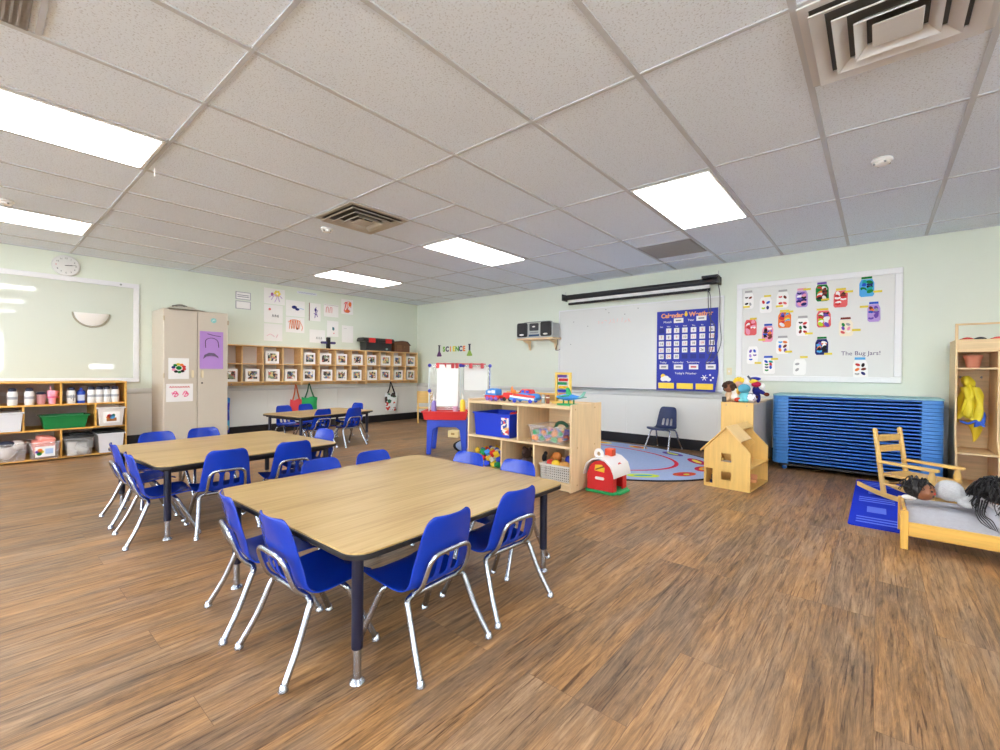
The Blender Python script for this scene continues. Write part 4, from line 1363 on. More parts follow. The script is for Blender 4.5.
for (y, z0, z1) in ((.667, Z2 + .009, .845), (.378, Z1 + .009, Z2 - .009), (.955, Z1 + .009, Z2 - .009), (.667, .03, Z1 - .009)):
    G().box(x0, x1 - .004, yl(y) - .008, yl(y) + .008, z0, z1).build('divider', mOak, r, bevel=.002)

def bottle(label, y, z, mat_, capm, h=.185, r_=.039, x=-6.99, kind='plain', group='bottles on the top shelf'):
    r = thing('drink_bottle', label, 'bottle', (x, y, z), random.uniform(-.5, .5), group)
    if kind == 'plain':
        G().lathe([(r_ * .9, 0), (r_, .008), (r_, h * .66), (r_ * .93, h * .76), (r_ * .72, h * .82)], seg=20).build('bottle_body', mat_, r)
        G().lathe([(r_ * .78, h * .80), (r_ * .80, h * .84), (r_ * .78, h * .95), (r_ * .5, h), (.003, h)], seg=20).build('cap', capm, r)
        G().lathe([(r_ + .0006, h * .35), (r_ + .0006, h * .50)], seg=20).build('print_band', M('bottle_print', '#a8acb4', .4), r)
    return r
zs_ = Z2 + .009
mBW = M('bottle_white', '#e9e8e6', .35); mCap = M('cap_navy', '#252a45', .4)
random.seed(21)
bottle('white water bottle with a navy cap, first in the bottle row', .300, zs_, mBW, mCap)
bottle('white water bottle with a navy cap, second in the bottle row', .425, zs_, mBW, mCap)
r = thing('lidded_cup', 'pink transparent cup with a dark lid between the white bottles and the pink tumbler', 'cup', (-7.02, .515, zs_))
G().lathe([(.030, 0), (.034, .01), (.038, .11)], seg=20).build('cup_body', clear_plastic('pink_clear', '#e8b0b4', .3), r)
G().lathe([(.031, .002), (.035, .055), (.003, .056)], seg=20).build('drink', mPink, r)
G().lathe([(.040, .11), (.041, .125), (.030, .134), (.003, .135)], seg=20).build('lid', mCap, r)
r = thing('tumbler', 'pink tumbler with a side handle and straw on the bottle shelf', 'tumbler', (-7.02, .603, zs_), D(20))
mPk = M('tumbler_pink', '#f2a9bf', .35)
G().lathe([(.028, 0), (.030, .01), (.030, .055), (.043, .07), (.046, .14), (.044, .150), (.003, .152)], seg=22).build('tumbler_body', mPk, r)
G().lathe([(.0445, .072), (.0465, .078), (.0445, .085)], seg=22).build('band', M('deep_pink', '#d5437a', .4), r)
G().tube(smooth_path([(0, .040, .135), (0, .075, .13), (0, .082, .10), (0, .075, .075), (0, .036, .075)], 5), .008, 8).build('handle', mPk, r)
G().cyl((0, -.012, .15), (0, -.020, .205), .005, seg=8).build('straw', mPink, r)
b = bottle('white bottle with black lettering marks, beside the shelf divider', .752, zs_, mBW, mCap)
g = G(); g.box(.0, .038, .004, .012, .03, .10); g.box(.0, .038, -.012, -.004, .05, .10); g.build('black_mark', mBlackPl, b)
r = thing('sippy_bottle', 'blue toddler bottle with a pale label in the bottle row', 'bottle', (-7.02, .838, zs_))
mSip = M('sippy_blue', '#2350c4', .35)
G().lathe([(.034, 0), (.037, .01), (.036, .03), (.036, .10), (.037, .11)], seg=20).build('bottle_body', mSip, r)
G().lathe([(.0372, .03), (.0372, .095)], seg=20).build('label_band', M('label_pale', '#ccd4e8', .5), r)
G().lathe([(.039, .11), (.039, .125), (.030, .145), (.014, .155), (.012, .175), (.003, .177)], seg=20).build('spout_cap', mSip, r)
for k, (y, w) in enumerate(((.925, 'third from the shelf end panel side of the picture bin'), (.995, ''), (1.06, ''), (1.135, ''))):
    lab = ['white bottle with a dark cap, just past the blue toddler bottle', 'white bottle behind the picture bin, second after the blue toddler bottle', 'white bottle behind the picture bin, third after the blue toddler bottle', 'white bottle closest to the end panel of the low shelf'][k]
    bottle(lab, y, zs_, mBW, mCap, .19)

r = bin_thing('storage_bin', 'milky clear bin on the middle tier, cut by the edge of the view', mClearW, (-7.06, .265, Z1 + .01), .215, .32, .20)
r = bin_thing('storage_bin', 'green plastic tub on the middle tier of the bottle shelf', mDGreen, (-7.06, .70, Z1 + .01), .38, .30, .145)
r = bin_thing('storage_bin', 'white bin with a colourful picture label on the middle tier', M('bin_offwhite', '#e2dcd6', .45), (-7.05, 1.085, Z1 + .01), .235, .36, .215)
G().prism(rrect(-.075, .075, .04, .165, .008, 3), .172, .179, 'x').build('picture_label', mPaper, r)
g = G(); g.prism(rrect(-.045, .045, .055, .095, .006, 3), .179, .1805, 'x'); g.build('picture_base', M('toy_brown', '#a0622c', .7), r)
for c, (y, z, a) in dict(red=(-.02, .115, .022), sky=(.005, .108, .026), green=(.018, .125, .015), orange=(-.035, .102, .014)).items():
    g = G(); g.prism(ell(y, z, a, a, 14), .180, .182, 'x'); g.build('picture_piece', PC[c], r)
G().box(-.05, -.04, -.10, .10, .19, .235).build('paper_stack', M('manila', '#dcc7b8', .8), r)
r = bin_thing('storage_bin', 'clear bin of dark and white clothes on the lowest tier', mClear, (-7.04, .275, .03), .26, .34, .19)
cl = thing('folded_clothes', 'dark and white folded clothes heaped in a clear bin, lowest tier', 'clothes', (-7.04, .275, .04))
g = G(); g.ball((0, -.03, .10), (.13, .09, .10)); g.ball((.03, .05, .15), (.10, .07, .05)); g.build('white_cloth', M('cloth_white', '#e4dfdc', .9, bump=.4, scale=30), cl)
g = G(); g.ball((.06, -.02, .17), (.09, .075, .035)); g.build('dark_cloth', M('cloth_dark', '#23273c', .9), cl)
r = bin_thing('storage_bin', 'clear bin with a flower picture label and pink cloth on the lowest tier', mClear, (-7.02, .535, .03), .235, .34, .185)
G().box(.163, .168, -.075, .075, .03, .14).build('picture_label', mPaper, r)
for k, (c, y, z, a) in enumerate((('orange', -.04, .10, .02), ('green', -.045, .065, .02), ('yellow', -.025, .085, .016), ('purple', -.06, .085, .016))):
    g = G(); g.prism(ell(y, z, a, a, 12), .168, .170, 'x'); g.build('picture_piece', PC[c], r)
G().box(.168, .170, .0, .06, .06, .115).build('picture_block', M('pale_blue', '#a9c2e6', .7), r)
cl = thing('pink_cloth', 'salmon pink folded cloth in a clear bin on the lowest tier', 'clothes', (-7.02, .535, .04))
g = G(); g.box(-.12, .14, -.09, .085, .05, .185, rot=Euler((.1, .05, 0)).to_matrix()); g.box(-.10, .12, -.05, .08, .17, .225, rot=Euler((-.15, .04, .1)).to_matrix()); g.build('cloth', M('cloth_salmon', '#ef9d90', .9, bump=.3, scale=25), cl, bevel=.02)
r = bin_thing('storage_bin', 'clear bin with a black lid and white contents, lowest tier', mClear, (-7.02, .805, .03), .235, .34, .20)
g = G(); g.prism(rrect(-.18, .18, -.128, .128, .02, 3), .203, .232, 'z'); g.box(-.02, .12, -.07, .07, .232, .246); g.build('lid', mBlackPl, r, bevel=.004)
cn = thing('paper_towels', 'white rolls and packets inside the black-lidded clear bin', 'supplies', (-7.02, .805, .037))
g = G(); g.cyl((.08, -.05, 0), (.08, -.05, .15), .04); g.cyl((.09, .05, .05), (.09, -.02, .10), .03); g.box(-.05, .12, -.085, .085, .04, .06); g.cyl((.0, .05, .0), (.0, .05, .12), .035); g.build('rolls', M('tissue_white', '#ecebe6', .9), cn)
r = bin_thing('storage_bin', 'milky white bin at the end of the lowest tier, by the end panel', mClearW, (-7.06, 1.085, .03), .235, .35, .225)
g = G(); g.prism(rrect(-.185, .185, -.125, .125, .02, 3), .228, .250, 'z'); g.build('lid', mBlackPl, r, bevel=.004)

# ================================================================ toy shelf
TX0, TX1, TY0, TY1 = -3.165, -1.955, 3.25, 3.775
r = thing('toy_shelf', 'low birch toy shelf with five cubbies, facing the tables', 'shelf', ((TX0 + TX1) / 2, TY0, 0))
hw = (TX1 - TX0) / 2
dp = TY1 - TY0
t = .019
for sx in (-1, 1):
    a = sx * hw
    g = G()
    g.prism([(0, 0), (dp, 0), (dp, .742), (.0, .742), (0, .742)][:4], min(a, a - sx * t), max(a, a - sx * t), 'x')
    p = g.build('side_panel', mBirch, r, bevel=.004)
    g = G()
    for (y, z) in ((.06, .70), (.40, .70), (.10, .37), (.40, .37), (.10, .05), (.42, .05)):
        g.lathe([(.008, 0), (.007, sx * .002), (.002, sx * .002)], (a, y, z), 12, 'x')
    g.build('plug', M('plug_tan', '#c9a878', .5), p)
G().box(-hw + t, hw - t, .004, dp, .700, .722).build('top_board', mBirchX, r, bevel=.003)
G().box(-hw + t, hw - t, .004, dp, .365, .386).build('shelf', mBirchX, r, bevel=.003)
G().box(-hw + t, hw - t, .004, dp, .055, .074).build('bottom_board', mBirchX, r, bevel=.003)
G().box(-hw + t, hw - t, .03, .045, 0, .055).build('toe_kick', mBirchX, r)
G().box(-hw + t, hw - t, dp - .012, dp - .002, .02, .735).build('back_panel', mBirchX, r)
for (x, z0, z1) in ((.03, .386, .700), (-.165, .074, .365), (.215, .074, .365)):
    G().box(x - .009, x + .009, .004, dp - .012, z0, z1).build('divider', mBirch, r, bevel=.003)

def tub(name, label, mat_, x, y, z, w, d, h, cat='bin', taper=.88):
    r = thing(name, label, cat, (x, y, z))
    bin_box(G(), d, w, h, taper=taper).build('tub', mat_, r, bevel=.004)
    return r
r = tub('toy_bin', 'royal blue plastic tub with a striped label end on the toy shelf', mCobalt, -2.865, 3.46, .387, .46, .38, .225, taper=.94)
G().box(.125, .215, -.1915, -.183, .03, .19).build('side_label', patches('label_art', ['#d9483b', '#f0e6da', '#3a5aa8', '#e8b060', '#f0e6da'], 22, .6, False), r)
for k, (x, y, a) in enumerate(((.15, -.10, .04), (.17, -.02, .035), (.10, .04, .04))):
    o = tag(G().ball((-2.845 + x, 3.50 + y, .60), (a, a * .8, a * .7)).build('toy_piece', mRed), 'red toy piece heaped in the royal blue tub', 'toy', 'red toys in the blue tub')
r = tub('toy_bin', 'clear tub of mixed coloured toys on the toy shelf middle tier', mClear, -2.235, 3.45, .387, .37, .34, .15, taper=.92)
random.seed(31)
tc_ = [mOrange, mSky, mRed, mYel, mGreenPl, mPurple, mCobalt, M('peach', '#e9b08f', .5)]
def heap(label, group, cx, cy, z, w, d, n, size, mats, layers=3, shape='mix', name='toy_piece'):
    """Each piece is an object of its own, resting in loose layers."""
    per = max(1, n // layers)
    k = 0
    for L_ in range(layers):
        nx = max(1, int(round(math.sqrt(per * w / d))))
        ny = max(1, int(math.ceil(per / nx)))
        for i in range(nx):
            for j in range(ny):
                if k >= n:
                    return
                x = cx - w / 2 + w * (i + .5) / nx + random.uniform(-.3, .3) * size
                y = cy - d / 2 + d * (j + .5) / ny + random.uniform(-.3, .3) * size
                zz = z + size * .52 + L_ * size * .95
                R = Euler((random.uniform(-.7, .7), random.uniform(-.7, .7), random.uniform(0, 3))).to_matrix()
                g = G()
                q = (k * 7 + L_) % 3
                s_ = size * .5
                if shape == 'block' or q == 0:
                    g.box(-s_, s_, -s_ * .9, s_ * .9, -s_ * .7, s_ * .7, rot=R)
                    g.cyl(R @ Vector((0, 0, s_ * .6)), R @ Vector((0, 0, s_ * .95)), s_ * .4, seg=10)
                elif q == 1:
                    g.ball((0, 0, 0), (s_, s_ * .85, s_ * .8), rot=R)
                else:
                    g.tube([R @ Vector((s_ * .75 * math.cos(a * PI / 6), s_ * .75 * math.sin(a * PI / 6), 0)) for a in range(12)], s_ * .3, 8, closed=True)
                o = g.build(name, mats[k % len(mats)], None, (x, y, zz), bevel=size * .06)
                tag(o, label, 'toy', group)
                k += 1
heap('small bright toy piece in the clear tub on the toy shelf', 'toys in the clear tub', -2.235, 3.43, .393, .30, .27, 40, .055, tc_, 2)
r = thing('toy_hoop', 'black and green curved toy on top of the clear tub', 'toy', (-2.19, 3.47, .505))
G().tube(smooth_path([(-.07, 0, .0), (-.04, 0, .045), (.02, 0, .05), (.07, 0, .015)], 5), .016, 8).build('arc', M('toy_dark_green', '#1f4f30', .5), r)
G().ball((.10, 0, .02), .028).build('end_ball', M('toy_dark_brown', '#4a2f28', .5), r)
# lower tier
heap('bright building block in the heap on the lower tier behind the chair backs', 'building blocks on the lower tier', -2.945, 3.42, .075, .34, .28, 60, .058, [mYel, mCobalt, mGreenPl, mRed, M('block_white', '#e8e6df', .5), mYel, mSky], 3, 'block', 'building_block')
for k, (x, y, a) in enumerate(((-2.55, 3.45, .08), (-2.43, 3.50, .095), (-2.36, 3.43, .075))):
    r = thing('stuffed_toy', ['dark brown stuffed toy on the lower tier, beside the blocks', 'black stuffed toy in the middle of the lower tier', 'charcoal stuffed toy on the lower tier, beside the white basket'][k], 'toy', (x, y, .075))
    m_ = M('plush_dark_%d' % k, ['#3a2622', '#1c1c22', '#2a2c33'][k], .95, bump=.5, scale=60)
    G().ball((0, 0, a * .9), (a, a * .8, a * .9)).build('body', m_, r)
    G().ball((0, -a * .3, a * 2.1), a * .6).build('head', m_, r)
    for s_ in (-1, 1):
        G().ball((s_ * a * .45, -a * .2, a * 2.6), a * .25).build('ear', m_, r)
def basket(label, x, y, z, w, d, h):
    r = thing('toy_basket', label, 'basket', (x, y, z))
    g = G()
    n = 15
    for (sx, along, half) in (('f', w, d / 2), ('b', w, -d / 2)):
        yy = -d / 2 if sx == 'f' else d / 2
        for k in range(n + 1):
            xx = -w / 2 + w * k / n
            g.box(xx - .003, xx + .003, yy - .003, yy + .003, 0, h)
        for q in range(7):
            zz = h * q / 6
            g.box(-w / 2, w / 2, yy - .003, yy + .003, zz - .003 + .003, zz + .0065)
    for xx in (-w / 2, w / 2):
        for k in range(n + 1):
            yy = -d / 2 + d * k / n
            g.box(xx - .003, xx + .003, yy - .003, yy + .003, 0, h)
        for q in range(7):
            zz = h * q / 6
            g.box(xx - .003, xx + .003, -d / 2, d / 2, zz, zz + .0065)
    g.box(-w / 2, w / 2, -d / 2, d / 2, 0, .004)
    g.build('basket_lattice', M('basket_white', '#f4f2ee', .5), r)
    g = G()
    for (x0, x1, y0, y1) in ((-w / 2 - .012, w / 2 + .012, -d / 2 - .012, -d / 2 + .004), (-w / 2 - .012, w / 2 + .012, d / 2 - .004, d / 2 + .012), (-w / 2 - .012, -w / 2 + .004, -d / 2, d / 2), (w / 2 - .004, w / 2 + .012, -d / 2, d / 2)):
        g.box(x0, x1, y0, y1, h - .005, h + .012)
    g.build('rim', MATS['basket_white'], r, bevel=.003)
basket('white lattice basket of toy food on the lower tier of the toy shelf', -2.135, 3.44, .075, .30, .33, .125)
for k, (nm, lab, x, y, z, rr, m_) in enumerate((
    ('toy_bread', 'brown round toy bun in the white basket', -2.205, 3.40, .235, (.055, .05, .045), M('bun_brown', '#a8632c', .6)),
    ('toy_bread', 'orange brown toy loaf on top of the white basket', -2.165, 3.36, .275, (.045, .04, .035), M('bun_orange', '#c97a34', .6)),
    ('toy_fruit', 'red toy tomato in the white basket', -2.225, 3.34, .212, (.032, .032, .03), mRed),
    ('toy_fruit', 'yellow toy lemon at the front of the white basket', -2.150, 3.32, .215, (.042, .033, .032), mYel),
    ('toy_bread', 'tan toy roll in the white basket', -2.065, 3.33, .212, (.05, .035, .03), M('bun_tan', '#d9a25a', .6)),
    ('toy_fruit', 'deep blue toy ball in the white basket', -2.075, 3.42, .24, (.04, .04, .04), mCobalt))):
    r = thing(nm, lab, 'toy', (x, y, z))
    G().ball((0, 0, 0), rr).build('flesh', m_, r)
    G().cyl((0, 0, rr[2] * .9), (0, 0, rr[2] * 1.15), .005, seg=8).build('stem', mDGreen, r)

# toys on top of the toy shelf
zt = .723
def wheel(g, x, y, z, r_, w):
    g.lathe([(r_ * .6, -w / 2), (r_, -w / 2 + .003), (r_, w / 2 - .003), (r_ * .6, w / 2)], (x, y, z), 14, 'y')
r = thing('toy_truck', 'blue and red toy truck on the toy shelf top, closest to the easel', 'toy vehicle', (-2.955, 3.43, zt))
g = G(); g.prism(rrect(-.10, .09, .025, .055, .008, 3), -.05, .05, 'y'); g.build('chassis', mRed, r, bevel=.004)
g = G(); g.prism([(-.10, .055), (.05, .055), (.05, .115), (-.02, .125), (-.085, .105)], -.045, .045, 'y'); g.build('cab', mSky, r, bevel=.006)
g = G(); g.prism(rrect(-.06, -.02, .075, .10, .005, 3), -.048, .048, 'y'); g.prism(rrect(-.01, .035, .075, .105, .005, 3), -.048, .048, 'y'); g.build('truck_window', mTxtW, r)
for x in (-.065, -.01, .05):
    g = G(); wheel(g, x, -.045, .022, .022, .018); g.build('wheel', mPurple, r); g = G(); wheel(g, x, .045, .022, .022, .018); g.build('wheel', mPurple, r)
r = thing('toy_wagon', 'small red toy trailer behind the blue truck', 'toy vehicle', (-2.80, 3.47, zt))
g = G(); g.prism(rrect(-.06, .06, .022, .085, .02, 3), -.04, .04, 'y'); g.build('body', mRed, r, bevel=.008)
g = G(); g.lathe([(.012, .08), (.014, .12), (.004, .15)], (.03, 0, 0), 12); g.build('funnel', mOrange, r)
for x in (-.035, .035):
    g = G(); wheel(g, x, -.04, .02, .02, .016); g.build('wheel', mBlackPl, r); g = G(); wheel(g, x, .04, .02, .02, .016); g.build('wheel', mBlackPl, r)
r = thing('toy_plane', 'chunky red, white and blue toy vehicle in the middle of the toy shelf top', 'toy vehicle', (-2.565, 3.42, zt), D(8))
g = G(); g.prism([(-.15, .02), (.13, .02), (.15, .05), (.12, .085), (-.02, .095), (-.13, .065), (-.155, .045)], -.055, .055, 'y'); g.build('body', mSky, r, bevel=.010)
g = G(); g.prism([(-.06, .09), (.09, .085), (.07, .125), (-.02, .13)], -.045, .045, 'y'); g.build('cabin', mRed, r, bevel=.008)
g = G(); g.prism(rrect(-.02, .01, .095, .118, .004, 2), -.048, .048, 'y'); g.prism(rrect(.025, .06, .095, .115, .004, 2), -.048, .048, 'y'); g.build('cabin_window', mCobalt, r)
g = G(); g.bar((-.14, -.058, .060), (.12, -.058, .035), .006, .018, (0, 0, 1)); g.build('white_stripe', mTxtW, r)
g = G(); g.bar((-.10, -.060, .075), (.13, -.060, .060), .006, .022, (0, 0, 1)); g.build('red_stripe', mRed, r)
for x in (-.09, .08):
    g = G(); wheel(g, x, -.055, .02, .02, .016); g.build('wheel', mCobalt, r); g = G(); wheel(g, x, .055, .02, .02, .016); g.build('wheel', mCobalt, r)
r = thing('toy_robot', 'tiny beige toy figure between the trailer and the chunky vehicle', 'toy figure', (-2.735, 3.46, zt))
G().lathe([(.024, 0), (.028, .02), (.018, .075)], seg=12).build('body', M('fig_beige', '#e6b98a', .5), r)
G().ball((0, 0, .095), .022).build('head', mOrange, r)
r = thing('wooden_block_frame', 'long thin wooden frame lying along the back of the toy shelf', 'toy', (-2.70, 3.70, zt))
g = G(); g.box(-.32, .32, -.012, .012, 0, .085); g.build('board', mHoneyX, r, bevel=.003)
G().box(-.30, .30, -.016, -.012, .015, .07).build('inset', M('frame_dark', '#b79258', .5), r)
for k, (x, c, lab) in enumerate(((-2.395, '#a9b3b0', 'small gray cylinder standing beside the abacus'), (-2.345, '#8a4a34', 'small brown cylinder standing beside the abacus'))):
    r = thing('wooden_peg', lab, 'toy', (x, 3.47, zt))
    G().lathe([(.015, 0), (.017, .004), (.017, .075), (.012, .08), (.003, .081)], seg=14).build('peg_body', M('peg_%d' % k, c, .5), r)
    G().lathe([(.0175, .05), (.0175, .062)], seg=14).build('band', mTxtW, r)
r = thing('abacus', 'yellow wooden abacus with coloured bead rows on the toy shelf', 'toy', (-2.235, 3.56, zt))
mAb = M('abacus_yellow', '#eac863', .45)
g = G(); frame(g, -.085, .085, .0, .29, .022, -.012, .012, 'y'); g.build('abacus_frame', mAb, r, bevel=.003)
g = G(); g.box(-.095, .095, -.05, .05, 0, .014); g.build('foot', mAb, r, bevel=.003)
bc = [mPurple, mRed, mGreenPl, mYel, mCobalt, mOrange, mDGreen]
for k in range(7):
    z = .255 - k * .034
    b_ = G().cyl((-.066, 0, z), (.066, 0, z), .0022, seg=6).build('rod', mSteel, r)
    g = G()
    for q in range(7):
        g.lathe([(.005, -.006), (.013, -.003), (.013, .003), (.005, .006)], (-.052 + q * .0135 + (k % 2) * .012, 0, z), 10, 'x')
    g.build('beads', bc[k], b_)
r = thing('toy_dinosaur', 'green and blue toy aeroplane on a green stand at the toy shelf end', 'toy vehicle', (-2.09, 3.42, zt), D(5))
g = G(); g.prism(ell(0, 0, .115, .055, 20), 0, .014, 'z'); g.build('stand', mGreenPl, r, bevel=.004)
g = G()
for x in (-.05, .0, .05):
    g.cyl((x, 0, .012), (x, 0, .05), .007, seg=8)
g.build('post', mDGreen, r)
g = G(); g.lathe([(.006, -.12), (.022, -.08), (.030, -.02), (.024, .04), (.012, .10), (.004, .14)], (0, 0, .072), 14, 'x'); g.build('fuselage', mSky, r)
g = G(); g.prism([(-.035, .0), (.02, .0), (-.005, .115), (-.045, .115)], .08, .09, 'z'); g.prism([(-.035, .0), (.02, .0), (-.005, -.115), (-.045, -.115)], .08, .09, 'z'); g.build('wing', mGreenPl, r, bevel=.003)
g = G(); g.prism([(-.02, .085), (.03, .085), (.0, .15), (-.02, .155)], -.018, .018, 'y'); g.build('crest', mGreenPl, r, bevel=.004)
g = G(); g.prism([(.10, .075), (.14, .075), (.165, .125), (.145, .125)], -.005, .005, 'y'); g.prism([(.11, -.05), (.14, -.05), (.15, .05), (.12, .05)], .07, .078, 'z'); g.build('tail', M('tail_teal', '#7fb8a6', .4), r)
bpy.data.objects['toy_dinosaur'].name = 'toy_aeroplane'

# ================================================================ easel
def panel_dir():
    return math.atan2(.645, .764)
r = thing('play_easel', 'blue and red art easel with clear panels and hanging paper behind the toy shelf', 'easel', (-4.175, 3.585, 0), panel_dir())
mEasel = M('easel_blue', '#2f52d8', .4, var=.06, scale=14)
# local x = along the front (to the right), local y = away from the viewer
def leg_pair(x0, x1, name='leg_frame'):
    for y, s_ in ((0.0, 1), (.42, -1)):
        g = G()
        g.prism([(x0 - .01, 0), (x0 + .045, 0), (x0 + .075, .30), (x0 + .12, .335), (x1 - .12, .335), (x1 - .075, .30), (x1 - .045, 0), (x1 + .01, 0), (x1, .44), (x0, .44)], y, y + .045, 'y')
        g.build(name, mEasel, r, bevel=.008)
leg_pair(.0, .47)
for x in (-.01, .445):
    g = G(); g.prism([(.04, .25), (.43, .25), (.43, .44), (.04, .44)], x, x + .035, 'x'); g.build('side_apron', mEasel, r, bevel=.006)
g = G(); bin_box(g, .53, .30, .10, t=.012, taper=.93, rim=.014)
o = g.build('paint_tray', mRed, r, (.235, -.02, .44), (0, 0, PI / 2), bevel=.005)
g = G(); bin_box(g, .50, .20, .07, t=.012, taper=.93, rim=.012)
o = g.build('rear_tray', mRed, r, (.235, .27, .47), (0, 0, PI / 2), bevel=.005)
for (x0, x1, yy, nm) in ((.0, .40, .10, 'clear_panel'), (.41, .77, .16, 'clear_panel')):
    g = G(); g.prism(rrect(x0, x1, .54, 1.10, .02, 3), yy, yy + .006, 'y')
    p = g.build(nm, mAcryl, r)
    g = G(); frame(g, x0, x1, .54, 1.10, .012, yy - .004, yy + .010, 'y'); g.build('panel_edge', M('edge_clear', '#c9d2cf', .2), p)
for (x, z, yy) in ((.012, 1.085, .09), (.012, .77, .09), (.395, 1.085, .09), (.42, 1.085, .15), (.755, 1.085, .15)):
    g = G()
    g.lathe([(.020, 0), (.022, -.010), (.014, -.02), (.003, -.021)], (x, yy + .012, z), 14, 'y')
    g.build('panel_knob', M('knob_blue', '#2b2fa0', .4), r)
for x in (.005, .395):
    G().bar((x, .12, .5), (x, .12, 1.10), .016, .016, (0, 1, 0)).build('upright', M('edge_clear', '#c9d2cf', .2), r)
g = G(); g.box(.42, .77, .20, .235, .0, 1.05) if False else g.bar((.755, .18, 0), (.755, .18, 1.09), .02, .02, (0, 1, 0)); g.build('rear_post', mEasel, r)
G().tube([(.11, .075, 1.105), (.70, .14, 1.105)], .008, 8).build('clip_rail', M('clip_red', '#b5333a', .4), r)
for x, c in ((.115, 'r'), (.20, 'r'), (.30, 'r'), (.35, 'r'), (.52, 'r'), (.66, 'r')):
    G().prism(rrect(x - .020, x + .020, 1.05, 1.115, .008, 3), .060, .085 if x < .45 else .14, 'y').build('clip', MATS['clip_red'] if x != .115 else mRed, r, bevel=.003)
pp = thing('easel_paper', 'tall blank white paper clipped to the front panel of the easel', 'paper', (-4.175, 3.585, 0), panel_dir())
g = G()
g.grid(lambda i, j: (.11 + .26 * i / 6, .070 - .075 * (1 - j / 10) ** 1.3 - .01 * math.sin(i), .590 + .505 * j / 10), 7, 11)
o = g.build('sheet', mPaper, pp, sharp=80)
so = o.modifiers.new('thickness', 'SOLIDIFY'); so.thickness = .001
pp = thing('easel_paper', 'blank paper on the second clear panel, above the toy truck', 'paper', (-4.175, 3.585, 0), panel_dir())
g = G()
g.grid(lambda i, j: (.435 + .29 * i / 6, .140 - .012 * (1 - j / 10), .78 + .29 * j / 10), 7, 11)
o = g.build('sheet', M('thin_paper', '#e2e4df', .8), pp, sharp=80)
so = o.modifiers.new('thickness', 'SOLIDIFY'); so.thickness = .001
def paint_bottle(label, lx, ly, z, m_, h=.19):
    a = panel_dir()
    x = -4.175 + lx * math.cos(a) - ly * math.sin(a)
    y = 3.585 + lx * math.sin(a) + ly * math.cos(a)
    r_ = thing('paint_bottle', label, 'paint bottle', (x, y, z))
    G().lathe([(.030, 0), (.032, .008), (.032, h * .62), (.024, h * .72), (.012, h * .78)], seg=16).build('bottle_body', m_, r_)
    G().lathe([(.013, h * .77), (.013, h * .86), (.005, h), (.002, h)], seg=12).build('nozzle', mTxtW, r_)
paint_bottle('yellow paint bottle on the easel beside the toy shelf', .435, -.06, .485, mYel, .25)
paint_bottle('violet paint bottle standing in the easel tray corner', .075, .05, .47, M('paint_violet', '#8f7fc8', .4), .24)
paint_bottle('pink paint bottle in the easel tray behind the paper', .34, .05, .47, M('paint_pink', '#d9a9c6', .4), .22)
r = thing('wooden_box', 'small cream wooden block on the floor behind the easel legs', 'block', (-4.98, 4.84, 0), D(15))
G().prism(rrect(-.09, .09, -.07, .07, .01, 3), 0, .10, 'z').build('box', M('cream_wood', '#ecd9a0', .5, var=.1), r, bevel=.004)
G().box(-.03, .03, -.0715, -.069, .04, .07).build('slot', M('frame_dark', '#b79258', .5), r)

# ================================================================ rug
cx, cy, rx, ry = -2.93, 4.90, 1.78, 1.17
r = thing('round_rug', 'pale blue oval rug with a red ring and colourful leaf ovals', 'rug', (cx, cy, 0))
mRug = M('rug_blue', '#9db0d8', .95, var=.06, scale=40, spec=.1)
mRugK = M('rug_border', '#23232c', .95, spec=.1)
RP = {k: M('rug_' + k, h, .95, spec=.1) for k, h in dict(red='#c83048', orange='#e8893a', lime='#c3d84a', amber='#efb23c', magenta='#b52a5a', teal='#4aa3b5', rust='#c9573a', yellow='#efd75a', purple='#6a4f9e').items()}
mats = [mRugK, mRug, RP['red']] + list(RP.values())
g = G()
g.m(0).prism(ell(0, 0, rx, ry, 72), .0, .006, 'z')
g.m(1).prism(ell(0, 0, rx - .035, ry - .035, 72), .006, .007, 'z')
g.m(2)
ro, ri = (1.28, .80), (1.235, .765)
V = [[], []]
for k in range(72):
    a = 2 * PI * k / 72
    V[0].append(g.bm.verts.new((ro[0] * math.cos(a), ro[1] * math.sin(a), .0078)))
    V[1].append(g.bm.verts.new((ri[0] * math.cos(a), ri[1] * math.sin(a), .0078)))
g._fin([g.bm.faces.new((V[0][k], V[0][(k + 1) % 72], V[1][(k + 1) % 72], V[1][k])) for k in range(72)])
n = 16
keys = list(RP)
for k in range(n):
    a = 2 * PI * k / n + .09
    px, py = 1.53 * math.cos(a), .985 * math.sin(a)
    tang = math.atan2(.985 * math.cos(a), -1.53 * math.sin(a))
    L_ = .135 + .025 * ((k * 5) % 3)
    g.m(3 + (k * 4) % len(keys)).prism(ell(px, py, L_, .078, 18, rot=tang), .007, .0082, 'z')
    g.m(3 + (k * 4 + 3) % len(keys)).prism(ell(px, py, L_ * .6, .034, 14, rot=tang), .0082, .0090, 'z')
    if k % 3 == 0:
        g.m(3 + (k * 4 + 5) % len(keys)).prism(ell(px + .02, py, .035, .022, 10, rot=tang), .0090, .0096, 'z')
g.build('rug_pile', mats, r, sharp=30)

